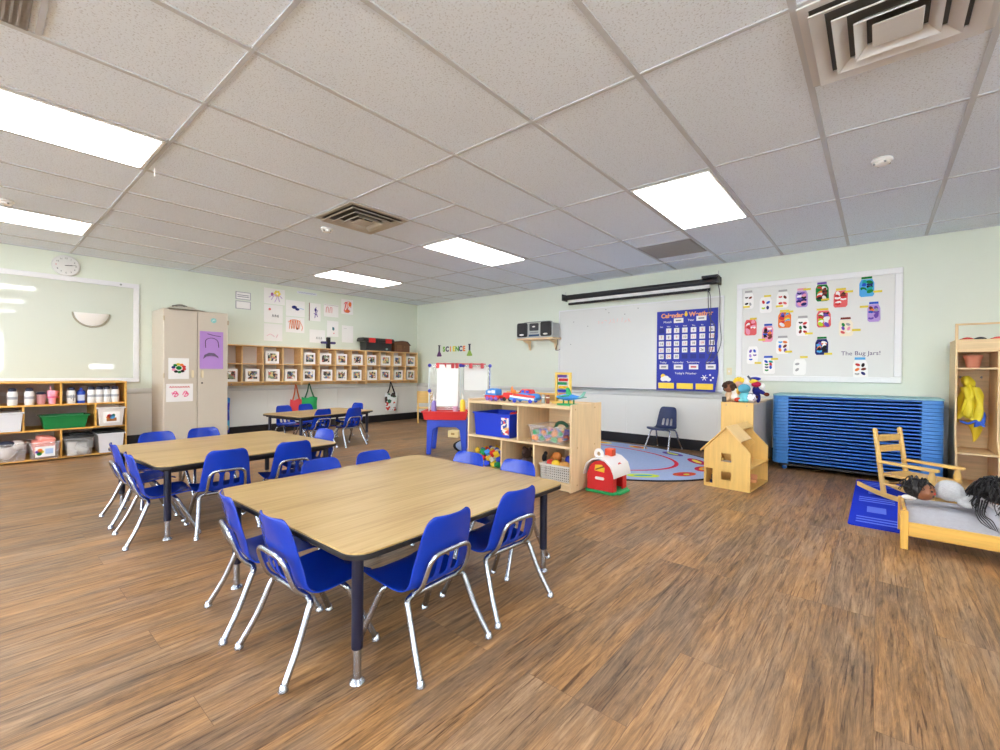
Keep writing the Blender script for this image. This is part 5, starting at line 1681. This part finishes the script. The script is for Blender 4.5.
# ================================================================ toy farm house
r = thing('toy_farmhouse', 'red toy barn with white roof and green base on the floor by the toy shelf', 'toy', (-1.785, 3.560, 0), D(-1))
r.scale = (.92, .94, .95)
mBarn = M('barn_red', '#d8262c', .3); mBarnW = M('barn_white', '#ece9ea', .35)
g = G(); g.prism(rrect(-.150, .150, -.155, .155, .03, 4), 0, .022, 'z'); g.prism(rrect(.11, .185, -.10, .11, .02, 4), 0, .020, 'z'); g.build('base', mGreenPl, r, bevel=.006)
gam = [(-.132, .022), (.132, .022), (.132, .165), (.105, .235), (.055, .275), (0, .288), (-.055, .275), (-.105, .235), (-.132, .165)]
gin = [(-.120, .022), (.120, .022), (.120, .160), (.095, .228), (.05, .264), (0, .276), (-.05, .264), (-.095, .228), (-.120, .160)]
g = G(); g.prism(gam, -.135, -.120, 'y'); g.build('gable_front', mBarn, r, bevel=.004)
g = G(); g.prism(gam, .120, .135, 'y'); g.build('gable_back', mBarn, r, bevel=.004)
g = G(); g.box(-.132, -.120, -.12, .12, .022, .165); g.build('side_wall', mBarn, r)
g = G(); g.box(.120, .132, -.12, -.065, .022, .165); g.box(.120, .132, .055, .12, .022, .165); g.box(.120, .132, -.065, .055, .135, .165); g.build('side_wall', mBarn, r)
def arch(off):
    return [(-.150 - off * .6, .150), (-.146 - off * .6, .180), (-.115 - off, .245 + off * .6), (-.060 - off * .4, .288 + off), (0, .302 + off), (.060 + off * .4, .288 + off), (.115 + off, .245 + off * .6), (.146 + off * .6, .180), (.150 + off * .6, .150)]
g = G(); g.prism(arch(.016) + arch(0)[::-1], -.165, .165, 'y'); g.build('roof', mBarnW, r, bevel=.004, sharp=50)
g = G(); g.prism(ell(0, 0, .036, .026, 16), .0, .004, 'z')
g = G()
g.tube([(.125 + .0, -.0 + .036 * math.cos(k * PI / 8), .228 + .034 * math.sin(k * PI / 8)) for k in range(16)], .007, 6, closed=True)
g.lathe([(.034, 0), (.034, .012), (.003, .013)], (.118, 0, .228), 16, 'x')
g.build('roof_window', mBarn, r)
g = G(); g.tube([(-.035 + .034 * math.cos(k * PI / 8), -.09 + .0, .338 + .034 * math.sin(k * PI / 8)) for k in range(16)], .016, 8, closed=True); g.build('handle_ring', mBarnW, r)
g = G(); g.prism(rrect(-.03, .05, .0, .085, .015, 3), .31, .375, 'z'); g.build('chimney', M('chimney_orange', '#e2502f', .4), r, bevel=.006)
g = G(); g.prism([(-.05, .195), (.045, .188), (.05, .225), (.02, .252), (-.045, .245)], -.141, -.134, 'y'); g.build('hay_window', mYel, r)
g = G(); g.bar((-.04, -.143, .205), (.045, -.143, .240), .004, .012, (0, 0, 1)); g.build('window_bar', M('bar_brown', '#8a5a1e', .5), r)
g = G(); g.prism(rrect(-.045, .045, .118, .142, .010, 3), -.143, -.134, 'y'); g.build('name_plate', mTxtW, r)

# ================================================================ dollhouse
r = thing('dollhouse', 'open-sided wooden dollhouse with square windows on the floor before the small cabinet', 'dollhouse', (-.995, 4.585, 0), D(-4))
W2, D2 = .190, .285
def wall_with_holes(g, y0, y1, holes, top):
    """front gable wall built as strips around its openings"""
    xs = sorted(set([-W2, W2] + [h[0] for h in holes] + [h[1] for h in holes]))
    zs = sorted(set([0.0, .335] + [h[2] for h in holes] + [h[3] for h in holes]))
    for a, b_ in zip(xs, xs[1:]):
        for c, e in zip(zs, zs[1:]):
            mx, mz = (a + b_) / 2, (c + e) / 2
            if any(h[0] < mx < h[1] and h[2] < mz < h[3] for h in holes):
                continue
            g.box(a, b_, y0, y1, c, e)
    g.prism([(-W2, .335), (W2, .335), (0, .535)], y0, y1, 'y')
g = G(); wall_with_holes(g, -D2, -D2 + .014, [(-.175, -.115, .03, .165), (-.045, .04, .075, .150), (-.045, .04, .235, .310)], None); g.build('front_wall', mHoney, r)
g = G(); wall_with_holes(g, D2 - .014, D2, [(-.05, .05, .09, .16)], None); g.build('rear_wall', mHoney, r)
G().box(-W2, -W2 + .014, -D2 + .014, D2 - .014, 0, .335).build('side_wall', mHoney, r)
G().box(-W2 + .014, W2, -D2 + .014, D2 - .014, .0, .016).build('ground_floor', mHoneyX, r)
G().box(-W2 + .014, W2, -D2 + .014, D2 - .014, .192, .206).build('upper_floor', mHoneyX, r)
for y in (-.09, .09):
    g = G(); g.prism([(-W2 + .014, .206), (.06, .206), (.06, .30), (.10, .36), (.13, .385), (0, .52), (-W2 + .014, .33)], y - .006, y + .006, 'y'); g.build('partition', mHoney, r)
G().box(-W2 + .014, .06, -.006, .006, .016, .192).build('partition', mHoney, r)
sl = math.atan2(.2, W2)
g = G()
A_ = Vector((-W2 - .022, 0, .335 - .022 * .2 / W2)); B_ = Vector((0, 0, .540))
g.prism([(A_.x, A_.z), (A_.x - .004, A_.z + .012), (0, .553), (0, .537)], -D2 - .03, D2 + .03, 'y'); g.build('roof_slope', mHoney, r, bevel=.002)
g = G(); g.prism([(0, .537), (0, .553), (.125, .431), (.118, .420)], -D2 - .03, .0, 'y'); g.build('roof_flap', M('honey_light', '#edc987', .45, var=.1, scale=4), r, bevel=.002)
g = G(); g.prism([(0, .537), (0, .553), (.05, .504), (.045, .492)], .0, D2 + .03, 'y'); g.build('roof_strip', mHoney, r, bevel=.002)
for (x, y, z, m_, lab) in ((-.13, -.20, .017, mNavy, 'navy toy chair just inside the dollhouse doorway'), (.10, -.08, .017, M('dh_brown', '#7c4a2c', .5), 'brown toy armchair on the dollhouse ground floor'), (.12, .08, .017, M('dh_peach', '#e6a678', .5), 'peach toy seat further inside the dollhouse ground floor')):
    c_, s_ = math.cos(D(-4)), math.sin(D(-4))
    q = thing('toy_furniture', lab, 'toy furniture', (-.995 + x * c_ - y * s_, 4.585 + x * s_ + y * c_, z))
    G().box(-.028, .028, -.028, .028, .0, .03).build('seat', m_, q, bevel=.004)
    G().box(-.028, .028, .016, .028, .03, .07).build('backrest', m_, q, bevel=.004)
q = thing('toy_block', 'small white toy bed seen through the upper dollhouse window', 'toy furniture', (-1.03, 4.40, .207))
G().box(-.05, .05, -.04, .04, .0, .022).build('mattress', mTxtW, q, bevel=.005)
G().box(-.05, -.04, -.04, .04, .0, .05).build('headboard', mHoney, q, bevel=.003)
bpy.data.objects['toy_block'].name = 'toy_bed'

# ================================================================ small cabinet with plush toys
r = thing('toy_cabinet', 'narrow birch cabinet set end-on to the wall, plush toys on top', 'cabinet', (-1.10, 5.05, 0))
w, L_ = .150, 1.04
G().box(-w, w, 0, .018, .0, .72).build('end_panel', mHoney, r, bevel=.003)
G().box(-w, w, L_ - .018, L_, .0, .72).build('end_panel', mHoney, r, bevel=.003)
G().box(-w, w, .018, L_ - .018, .702, .72).build('top_board', mBirchX, r, bevel=.003)
G().box(w - .010, w - .002, .018, L_ - .018, .04, .702).build('back_panel', M('panel_gray_white', '#cfc6bb', .6, var=.05), r)
for z in (.04, .36):
    G().box(-w, w - .01, .018, L_ - .018, z, z + .018).build('shelf', mBirchX, r)
g = G()
for (x, z) in ((-.10, .69), (.09, .69), (-.10, .38), (-.10, .05), (.09, .05)):
    g.lathe([(.009, 0), (.008, -.002), (.002, -.002)], (x, 0, z), 12, 'y')
g.build('plug', MATS['plug_tan'], r)

def fuse(g, name, mat_, parent, vox=.008, loc=None, rot=None):
    o = g.build(name, mat_, parent, loc, rot, sharp=180)
    rm = o.modifiers.new('fuse', 'REMESH'); rm.mode = 'VOXEL'; rm.voxel_size = vox; rm.use_smooth_shade = True
    sm = o.modifiers.new('relax', 'SMOOTH'); sm.factor = .6; sm.iterations = 4
    return o
ZC = .721
def plushm(n_, h):
    return M('plush_' + n_, h, .95, spec=.1, bump=.5, scale=70)
r = thing('rag_doll', 'rag doll with dark curly hair slumped on the end of the small cabinet', 'doll', (-1.185, 5.14, ZC), D(10))
g = G(); g.ball((0, .02, .06), (.05, .045, .06)); g.ball((-.02, -.06, .02), (.018, .05, .018)); g.ball((.03, -.06, .02), (.018, .05, .018)); g.ball((.06, 0, .07), (.018, .018, .05))
fuse(g, 'body', plushm('cream', '#d8b894'), r)
G().ball((-.01, -.01, .145), (.048, .046, .05)).build('head', mSkin, r)
random.seed(8)
g = G()
for k in range(40):
    a, b_ = random.uniform(0, 2 * PI), random.uniform(-.6, 1.3)
    g.ball((-.01 + .052 * math.cos(a) * math.cos(b_), -.012 + .052 * math.sin(a) * math.cos(b_), .145 + .054 * math.sin(b_)), .022, 7, 5)
g.build('hair', M('curly_hair', '#3b2416', .9), r)
g = G(); g.box(-.07, -.03, -.10, -.075, .0, .055); g.build('shoe', mBlackPl, r, bevel=.006)
r = thing('plush_duck', 'yellow and orange plush toy lying behind the rag doll', 'plush toy', (-1.12, 5.26, ZC))
g = G(); g.ball((0, 0, .07), (.07, .06, .07)); g.ball((-.01, -.01, .17), (.05, .05, .05)); g.ball((.05, .0, .12), (.03, .03, .02)); fuse(g, 'body', plushm('pinkish', '#e6b7a4'), r)
g = G()
for k in range(5):
    a = PI * .25 + k * PI * .17
    g.ball((.045 * math.cos(a), -.03, .195 + .04 * math.sin(a)), (.018, .014, .026), 8, 6)
g.build('yellow_crest', plushm('yellow', '#eccb45'), r)
r = thing('plush_bear', 'white plush with a red foot at the cabinet edge, beside the rag doll', 'plush toy', (-1.135, 5.13, ZC))
g = G(); g.ball((0, 0, .05), (.04, .04, .05)); g.ball((0, -.01, .11), .033); fuse(g, 'body', plushm('white', '#e8e2da'), r)
g = G(); g.ball((.035, -.03, .025), (.04, .03, .024)); g.build('foot', plushm('red', '#b8402e'), r)
r = thing('plush_penguin', 'teal blue plush with a round head in the middle of the cabinet top', 'plush toy', (-1.045, 5.13, ZC))
g = G(); g.ball((0, 0, .055), (.055, .048, .06)); g.ball((.02, -.04, .02), (.025, .03, .02)); g.ball((-.03, -.04, .02), (.025, .03, .02)); fuse(g, 'body', plushm('aqua', '#6fc0cc'), r)
G().ball((-.005, -.008, .140), (.060, .052, .048)).build('head', plushm('teal', '#58a4bd'), r)
g = G(); g.ball((-.062, -.012, .115), (.016, .03, .035)); g.build('yellow_ear', plushm('gold', '#ecc25a'), r)
r = thing('plush_rabbit', 'large white plush lying across the back of the cabinet top', 'plush toy', (-1.035, 5.30, ZC))
g = G(); g.ball((0, 0, .10), (.10, .08, .10)); g.ball((.0, -.02, .20), (.085, .065, .055)); g.ball((.10, -.02, .16), (.05, .04, .05)); fuse(g, 'body', plushm('snow', '#efecea'), r)
g = G(); g.tube(smooth_path([(.0, -.10, .27), (.035, -.095, .22), (.065, -.085, .16), (.09, -.08, .12)], 5), .010, 8); g.build('dark_strap', plushm('slate', '#4d5566'), r)
r = thing('plush_parrot', 'navy, red and yellow striped plush with a beak on the cabinet top', 'plush toy', (-.965, 5.24, ZC))
g = G(); g.ball((0, 0, .12), (.035, .035, .05)); g.ball((.05, -.03, .11), (.06, .02, .022), rot=Euler((0, .5, 0)).to_matrix()); g.ball((.02, 0, .05), (.025, .025, .06)); fuse(g, 'body', plushm('navy', '#2a2f7c'), r)
g = G(); g.ball((.005, -.02, .185), (.045, .035, .03)); g.build('red_band', plushm('crimson', '#b02a4a'), r)
g = G(); g.ball((-.02, -.02, .215), (.040, .032, .028)); g.build('yellow_band', plushm('canary', '#e9d04a'), r)
g = G(); g.ball((-.01, .0, .240), (.055, .04, .020)); g.build('blue_cap', plushm('deep_blue', '#27308f'), r)
g = G(); g.ball((.105, -.045, .085), (.025, .018, .02)); g.build('brown_tip', plushm('brown', '#6a3626'), r)
r = thing('plush_ball', 'white and lavender plush ball at the cabinet top corner', 'plush toy', (-.98, 5.12, ZC))
G().ball((0, 0, .048), (.050, .045, .048)).build('body', patches('lavender_plush', ['#e9e6ee', '#e9e6ee', '#8f93b8', '#e9e6ee', '#55506a'], 26, .95, False), r)
g = G(); g.ball((.045, -.01, .06), .016, 8, 6); g.ball((-.045, -.01, .03), .018, 8, 6); g.build('dark_ear', plushm('plum', '#4a3038'), r)

# ================================================================ stack of cots
NC = 21
CX0, CX1 = -.870, .452
CY0, CY1 = 5.57, 6.10
mCotEnd = M('cot_end_blue', '#3f80c6', .4, var=.04, scale=10)
mCotBar = M('cot_rail_blue', '#2468bd', .35)
mCotSheet = M('cot_mesh_blue', '#2d6cc0', .7)
mCotTop = M('cot_top_teal', '#8fbcc4', .6)
ONES = ['topmost', 'second', 'third', 'fourth', 'fifth', 'sixth', 'seventh', 'eighth', 'ninth', 'tenth', 'eleventh', 'twelfth', 'thirteenth', 'fourteenth', 'fifteenth', 'sixteenth', 'seventeenth', 'eighteenth', 'nineteenth', 'twentieth', 'lowest']
PITCH = .0340
c0 = None
hx = (CX1 - CX0) / 2
hy = (CY1 - CY0) / 2
for k in range(NC):
    z = .070 + (NC - 1 - k) * PITCH
    lab = '%s blue cot %s stack by the wall under the bug board' % (ONES[k], 'of the' if k in (0, NC - 1) else 'from the top of the')
    if c0 is None:
        c0 = thing('stacking_cot', lab, 'cot', (0, 0, 0), 0, 'blue cots in the stack')
        for s_ in (-1, 1):
            # moulded end with rounded outer corners and a raised lip
            xo, xi = s_ * hx, s_ * (hx - .150)
            rr = .07
            if s_ > 0:
                poly = [(xi, -hy)] + [(xo - rr + rr * math.cos(a), -hy + rr + rr * math.sin(a)) for a in [-PI / 2 + k_ * PI / 12 for k_ in range(7)]] + [(xo - rr + rr * math.cos(a), hy - rr + rr * math.sin(a)) for a in [k_ * PI / 12 for k_ in range(7)]] + [(xi, hy)]
            else:
                poly = [(xi, hy)] + [(xo + rr + rr * math.cos(a), hy - rr + rr * math.sin(a)) for a in [PI / 2 + k_ * PI / 12 for k_ in range(7)]] + [(xo + rr + rr * math.cos(a), -hy + rr + rr * math.sin(a)) for a in [PI + k_ * PI / 12 for k_ in range(7)]] + [(xi, -hy)]
            e = G().prism(poly, .0005, PITCH - .0005, 'z').build('end_frame', mCotEnd, c0, bevel=.0035)
        for s_ in (-1, 1):
            G().bar((-hx + .145, s_ * (hy - .016), .026), (hx - .145, s_ * (hy - .016), .026), .022, .0155).build('side_rail', mCotBar, c0, bevel=.004)
        G().box(-hx + .145, hx - .145, -hy + .025, hy - .025, .022, .026).build('mesh_bed', mCotSheet, c0)
        c0.location = ((CX0 + CX1) / 2, (CY0 + CY1) / 2, z)
    else:
        c = dup(c0, ((CX0 + CX1) / 2, (CY0 + CY1) / 2, z), 0, lab)
r = thing('cot_cover', 'pale teal cover laid over the top of the blue cot stack', 'cover', ((CX0 + CX1) / 2, (CY0 + CY1) / 2, .070 + NC * PITCH))
G().prism(rrect(-hx - .004, hx + .004, -hy - .004, hy + .004, .074, 6), .0, .016, 'z').build('cover_sheet', mCotTop, r, bevel=.004)
r = thing('cot_dolly', 'black rolling base carrying the blue cot stack', 'dolly', ((CX0 + CX1) / 2, (CY0 + CY1) / 2, 0))
G().box(-hx + .06, hx - .06, -hy + .03, hy - .03, .045, .068).build('platform', mBlackPl, r, bevel=.004)
for sx in (-1, 1):
    for sy in (-1, 1):
        g = G(); wheel(g, sx * (hx - .11), sy * (hy - .08), .022, .022, .03); g.build('caster', M('caster_blue', '#2f6fc0', .4), r)

# ================================================================ lockers
LX0, LY0, LY1 = .532, 5.69, 6.135
NS, SW = 5, .262
r = thing('coat_locker', 'tall birch coat locker with open sections, a bench and a top tray', 'locker', (LX0, LY0, 0))
dp = LY1 - LY0
Wd = NS * SW
t = .016
mLok = wood('locker_birch', '#e3c492', .14, axis=2)
mLokX = wood('locker_birch_long', '#e3c492', .14, axis=0)
for k in range(NS + 1):
    x = k * SW
    g = G()
    if k in (0, NS):
        poly = [(-.055, 0), (dp, 0), (dp, 1.335), (.02, 1.335), (.02, .46), (-.01, .39), (-.055, .335)]
    else:
        poly = [(-.045, .03), (dp - .01, .03), (dp - .01, 1.225), (.03, 1.225), (.03, .46), (0, .39), (-.045, .335)]
    g.prism(poly, x - t / 2, x + t / 2, 'x')
    g.build('side_panel' if k in (0, NS) else 'divider', mLok, r, bevel=.003)
for (z, y0, nm) in ((.010, -.045, 'bottom_board'), (.318, -.052, 'bench'), (1.068, .03, 'shelf'), (1.222, .022, 'top_board')):
    for k in range(NS):
        G().box(k * SW + t / 2, (k + 1) * SW - t / 2, y0, dp - .008, z, z + .016).build(nm, mLokX, r, bevel=.002)
G().box(0, Wd, dp - .008, dp, .0, 1.335).build('back_panel', mLokX, r)
G().box(t / 2, Wd - t / 2, .022, .036, 1.238, 1.335).build('tray_front', mLokX, r, bevel=.002)
for x in (0, Wd):
    G().box(x - .010, x + .010, .028, .048, 1.335, 1.475).build('rail_post', mLok, r, bevel=.002)
G().box(-.01, Wd + .01, .028, .048, 1.462, 1.478).build('top_rail', mLokX, r, bevel=.002)
for k in range(NS):
    g = G()
    for s_ in (-1, 1):
        x = (k + .5) * SW + s_ * .07
        g.tube([(x, dp - .008, 1.0), (x, dp - .05, .99), (x, dp - .06, 1.005)], .005, 6)
    g.build('coat_hook', mSteel, r)
r = thing('flower_pot', 'terracotta coloured pot on the upper shelf of the locker', 'pot', (.655, 5.90, 1.085))
mPot = M('terracotta', '#d99178', .7)
G().lathe([(.040, 0), (.044, .004), (.058, .085)], seg=24).build('pot_body', mPot, r)
G().lathe([(.062, .083), (.064, .090), (.064, .112), (.056, .115), (.052, .085)], seg=24).build('rim', mPot, r)
r = thing('raincoat', 'yellow raincoat with blue trim hanging in the first locker section', 'coat', (.600, 5.88, .385))
mCoat = M('coat_yellow', '#e2cf2f', .55, var=.12, scale=9)
g = G()
def coat(i, j):
    a = 2 * PI * i / 28
    v = j / 16
    w = (.022 + .052 * min(1, v * 2.2) - .012 * v) * (1 + .20 * math.sin(4 * a + 5 * v) + .12 * math.sin(7 * a - 6 * v + 1))
    return (.022 + w * math.cos(a) * .95 + .015 * math.sin(5 * v), w * 1.35 * math.sin(a), .585 - .36 * v - .03 * v * math.cos(2 * a + .5) + .008 * math.sin(9 * a) * v)
g.grid(coat, 29, 17)
g.build('coat_body', mCoat, r, sharp=80)
for (sx, sy, ln, nm) in ((.062, -.062, .30, 0), (-.004, -.078, .26, 1)):
    g = G()
    def slv(i, j):
        a = 2 * PI * i / 14
        v = j / 12
        w = (.026 + .006 * math.sin(v * 9)) * (1 + .22 * math.sin(3 * a + 6 * v))
        return (sx + .030 * math.sin(v * 2.6) + w * math.cos(a), sy + w * math.sin(a) - .012 * v, .525 - ln * v - .01 * math.cos(a) * v)
    g.grid(slv, 15, 13)
    g.build('sleeve', mCoat, r, sharp=80)
def hood(i, j):
    a = 2 * PI * i / 16
    v = j / 8
    w = .042 * math.sin(PI * (.12 + .80 * v)) * (1 + .25 * math.sin(3 * a + 2 * v))
    return (.010 + w * math.cos(a) + .02 * v, -.02 + w * 1.1 * math.sin(a), .625 - .12 * v)
g = G(); g.grid(hood, 17, 9); g.build('hood', mCoat, r, sharp=80)
g = G()
def trim(i, j):
    a = 2 * PI * i / 16
    v = j / 5
    w = .034 * (1 + .3 * math.sin(3 * a + 4 * v))
    return (.092 + w * math.cos(a) * .9, -.070 + w * .7 * math.sin(a), .285 - .10 * v + .02 * math.cos(a))
g.grid(trim, 17, 6)
g.tube(smooth_path([(-.03, -.085, .215), (.02, -.10, .20), (.07, -.10, .225), (.12, -.085, .18)], 5), .011, 6)
g.build('blue_trim', M('coat_blue', '#2f5cc8', .6), r, sharp=80)
g = G()
def tl(i, j):
    a = 2 * PI * i / 14
    v = j / 8
    w = .056 * (1 - v * .88) * (1 + .2 * math.sin(3 * a + 2 * v))
    return (.060 + .05 * v * (1 - v) + w * math.cos(a), -.045 + w * .6 * math.sin(a), .225 - .19 * v)
g.grid(tl, 15, 9)
g.build('coat_hem', M('coat_yellow_deep', '#d3b41c', .55), r, sharp=80)
for (x, m_, lab) in ((.585, '#c8433c', 'red folded cloth lying in the locker top tray'), (.665, '#262c38', 'dark folded cloth lying in the locker top tray'), (.775, '#d8524a', 'coral red cloth lying further along the locker top tray')):
    r = thing('folded_cloth', lab, 'clothes', (x, 5.80, 1.239))
    a = .05
    G().ball((0, 0, .055), (.062, .06, .055)).build('cloth', M('tray_cloth_' + m_[1:], m_, .9, bump=.4, scale=25), r)
    G().ball((.02, -.02, .09), (.045, .035, .028)).build('fold', MATS['tray_cloth_' + m_[1:]], r)
r = thing('white_box', 'pale box standing in the second locker section on the bench', 'box', (.925, 5.90, .335))
G().box(-.11, .10, -.16, .16, 0, .50).build('carton', mTxtW, r, bevel=.004)
G().box(-.105, .095, -.155, .155, .50, .515).build('lid', M('carton_lid', '#d9d6d2', .5), r, bevel=.004)

# ================================================================ blue mat
r = thing('play_mat', 'royal blue mat with lighter line and square pattern under the rocking chair', 'mat', (.45, 4.69, 0))
mMat = M('mat_blue', '#1c36c4', .9, var=.05, scale=30, spec=.15); mMatL = M('mat_light_blue', '#6079e8', .9, spec=.15)
g = G()
g.m(0).prism(rrect(-.60, .60, -.84, .84, .03, 4), 0, .006, 'z')
random.seed(13)
for i in range(4):
    for j in range(5):
        cx_, cy_ = -.45 + i * .30, -.66 + j * .33
        if (i + j) % 2:
            g.m(1).box(cx_ - .055, cx_ + .055, cy_ - .09, cy_ + .09, .006, .0066)
        else:
            for k in range(3):
                g.m(1).box(cx_ - .11, cx_ + .11, cy_ - .08 + k * .07, cy_ - .05 + k * .07, .006, .0066)
g.build('mat_pile', [mMat, mMatL], r)

# ================================================================ rocking chair (faces roughly +X)
RCX, RCY, RCA = .03, 4.83, D(-32)
r = thing('rocking_chair', "child's honey wood rocking chair on the royal blue mat", 'rocking chair', (RCX, RCY, .0066), RCA)
# local x forward, local y to the far side
WD = .30
def post(a, b_, r_=.019, r2=.017):
    g = G(); g.tube([a, Vector(a) * .5 + Vector(b_) * .5, b_], r_, 12, rend=r2); return g
for y in (0, WD):
    g = post((.015, y, .045), (-.055, y, .545)); g.ball((-.056, y, .548), .019, 12, 8); g.build('back_post', mHoney, r)
    # front post, shaped
    g = G(); g.lathe([(.014, .05), (.019, .08), (.016, .16), (.022, .20), (.024, .235), (.013, .285)], (.335, y, 0), 12); g.build('front_post', mHoney, r)
    # arm
    g = G(); g.prism([(-.03, y - .022), (.10, y - .024), (.35, y - .034), (.375, y - .02), (.375, y + .02), (.35, y + .034), (.10, y + .024), (-.03, y + .022)], .285, .305, 'z'); g.build('arm', mHoneyX, r, bevel=.004)
    # rocker
    n = 14
    g = G()
    top, bot = [], []
    for k in range(n + 1):
        u = -1 + 2 * k / n
        x = .175 + .36 * u
        z = .0 + .060 * u * u
        bot.append((x, z)); top.append((x, z + .036))
    g.prism(bot + top[::-1], y - .012, y + .012, 'y')
    g.build('rocker', mHoneyX, r, bevel=.003)
for z in (.395, .48):
    x = -.020 - (z - .3) * .14
    g = G(); g.prism([(x - .008, .018), (x - .014, WD / 2), (x - .008, WD - .018), (x + .006, WD - .018), (x, WD / 2), (x + .006, .018)], z - .025, z + .03, 'z'); g.build('back_slat', mHoney, r, bevel=.003)
g = G(); g.prism(rrect(-.01, .37, -.005, WD + .005, .02, 3), .185, .205, 'z'); g.build('seat', mHoneyX, r, bevel=.004)
g = G()
g.tube([(0.0, .0, .11), (.0, WD, .11)], .010, 8); g.tube([(.335, 0, .13), (.335, WD, .13)], .010, 8); g.tube([(0, 0, .12), (.335, 0, .12)], .010, 8); g.tube([(0, WD, .12), (.335, WD, .12)], .010, 8)
g.build('stretcher', mHoney, r)

# ================================================================ doll bed with dolls
BX, BY = .125, 3.54
r = thing('doll_bed', 'low golden wooden doll bed with a gray cushion, dolls lying on it', 'doll bed', (BX, BY, 0))
LB, WB = .62, .40
mBed = wood('bed_wood', '#e6b456', .16, axis=0); mBedV = wood('bed_wood_post', '#e6b456', .16, axis=2)
for x in (0, LB):
    for y in (0, WB):
        G().box(x - .018, x + .018, y - .018, y + .018, 0, .222).build('corner_post', mBedV, r, bevel=.004)
for y in (-.012, WB + .0):
    G().box(.018, LB - .018, y, y + .016, .085, .160).build('side_rail', mBed, r, bevel=.003)
for x in (-.008, LB - .008):
    G().box(x, x + .016, .018, WB - .018, .085, .23).build('end_board', mBedV, r, bevel=.003)
G().box(.01, LB - .01, .006, WB - .006, .075, .087).build('bed_base', mBed, r)
g = G()
def cush(i, j):
    u, v = i / 18, j / 14
    x = .012 + (LB - .024) * u
    prof = [(0.005, .10), (.012, .140), (.035, .18), (.085, .228), (.15, .238), (.25, .236), (.36, .23), (.385, .19)]
    t_ = v * (len(prof) - 1)
    k = min(int(t_), len(prof) - 2)
    f = t_ - k
    y = prof[k][0] * (1 - f) + prof[k + 1][0] * f
    z = prof[k][1] * (1 - f) + prof[k + 1][1] * f
    e = 1 - .10 * (abs(2 * u - 1) ** 6)
    return (x, y, .09 + (z - .09) * e)
g.grid(cush, 19, 15)
g.build('cushion', M('gray_cloth', '#a9a9b0', .95, bump=.25, scale=60, spec=.1, var=.06), r, sharp=80)
def hair_strands(g, c, r_, n, length, droop, seed, spread=1.0, back=(0, 0, 1)):
    random.seed(seed)
    for k in range(n):
        a = random.uniform(0, 2 * PI)
        b_ = random.uniform(-.3, 1.2)
        d = Vector((math.cos(a) * math.cos(b_), math.sin(a) * math.cos(b_), math.sin(b_)))
        p0 = Vector(c) + d * r_
        side = Vector((d.x, d.y, 0)) * length * spread
        p1 = p0 + side * .45 + Vector((0, 0, .02))
        p2 = p0 + side * .85 - Vector((0, 0, droop * .5)) + Vector((random.uniform(-.02, .02), random.uniform(-.02, .02), 0))
        p3 = p0 + side - Vector((0, 0, droop))
        g.tube(smooth_path([p0, p1, p2, p3], 3), .0042, 5, rend=.0015)
# doll by the post: dark head, gray knitted suit
zb = .318
r = thing('doll', 'doll with short black hair and a gray knitted suit lying on the doll bed', 'doll', (BX + .045, BY + .19, zb), 0)
g = G()
g.ball((.155, -.02, .022), (.066, .066, .062)); g.ball((.235, -.02, -.015), (.04, .035, .03)); g.ball((.22, -.07, -.035), (.04, .025, .022)); g.ball((.105, -.01, .0), (.03, .03, .03))
fuse(g, 'body', M('gray_knit', '#b9babd', .95, bump=.6, scale=90, spec=.1, var=.1), r, .007)
g = G(); g.ball((.045, -.03, .0), (.056, .052, .054)); g.ball((.062, -.078, -.004), (.010, .012, .009), 8, 6); fuse(g, 'head', mSkin, r, .005)
g = G(); g.ball((.078, -.070, .012), (.006, .004, .006), 8, 6); g.ball((.085, -.062, -.018), (.006, .004, .006), 8, 6); g.build('eye', mBlackPl, r)
g = G(); g.ball((.088, -.056, -.002), (.010, .006, .005), 8, 6); g.build('mouth', mRed, r)
g = G(); g.ball((.018, -.018, .010), (.066, .062, .062))
hair_strands(g, (.015, -.018, .01), .058, 60, .016, .012, 4)
g.build('hair', mHair, r)
g = G(); g.ball((-.02, -.04, -.045), (.035, .02, .016)); g.build('white_sleeve', M('cloth_white', '#e4dfdc', .9), r)
# second doll: long black hair towards the frame edge
r = thing('doll', 'doll with a big mass of long black hair and pale legs on the doll bed', 'doll', (BX + .315, BY + .15, zb), 0)
g = G()
g.ball((.10, .06, -.03), (.12, .07, .06)); g.ball((-.06, .05, -.02), (.05, .03, .03)); g.ball((.16, .0, -.03), (.05, .05, .05))
fuse(g, 'body', M('doll_dress', '#d9d8dc', .9), r, .008)
g = G(); g.ball((.05, -.045, -.085), (.030, .080, .028), rot=Euler((.75, 0, .5)).to_matrix()); g.ball((.085, -.115, -.140), (.024, .03, .022)); fuse(g, 'leg', M('doll_tights', '#b9b9c2', .8), r, .006)
G().ball((.09, .03, .03), (.07, .065, .06)).build('head', mSkin, r)
g = G(); g.ball((.095, .03, .040), (.098, .085, .062))
hair_strands(g, (.09, .02, .035), .085, 240, .06, .075, 5)
for k in range(5):
    q = k * .011
    g.tube(smooth_path([(-.01 + q, -.03, .0), (-.02 + q * .7, -.10 - q * .2, -.06), (-.005 + q, -.135, -.10 + q * .3), (.03 + q * .6, -.150 - q * .2, -.125 - q * .2)], 6), .0042, 5, rend=.0015)
g.build('hair', mHair, r)

# ---------------------------------------------------------------- lettering becomes plain meshes
bpy.context.view_layer.update()
dg = bpy.context.evaluated_depsgraph_get()
for o in FONTS:
    me = bpy.data.meshes.new_from_object(o.evaluated_get(dg))
    n = bpy.data.objects.new('tmp', me)
    COL.objects.link(n)
    n.parent = o.parent
    n.matrix_basis = o.matrix_basis.copy()
    nm = o.name.split('.')[0]
    bpy.data.objects.remove(o, do_unlink=True)
    n.name = nm
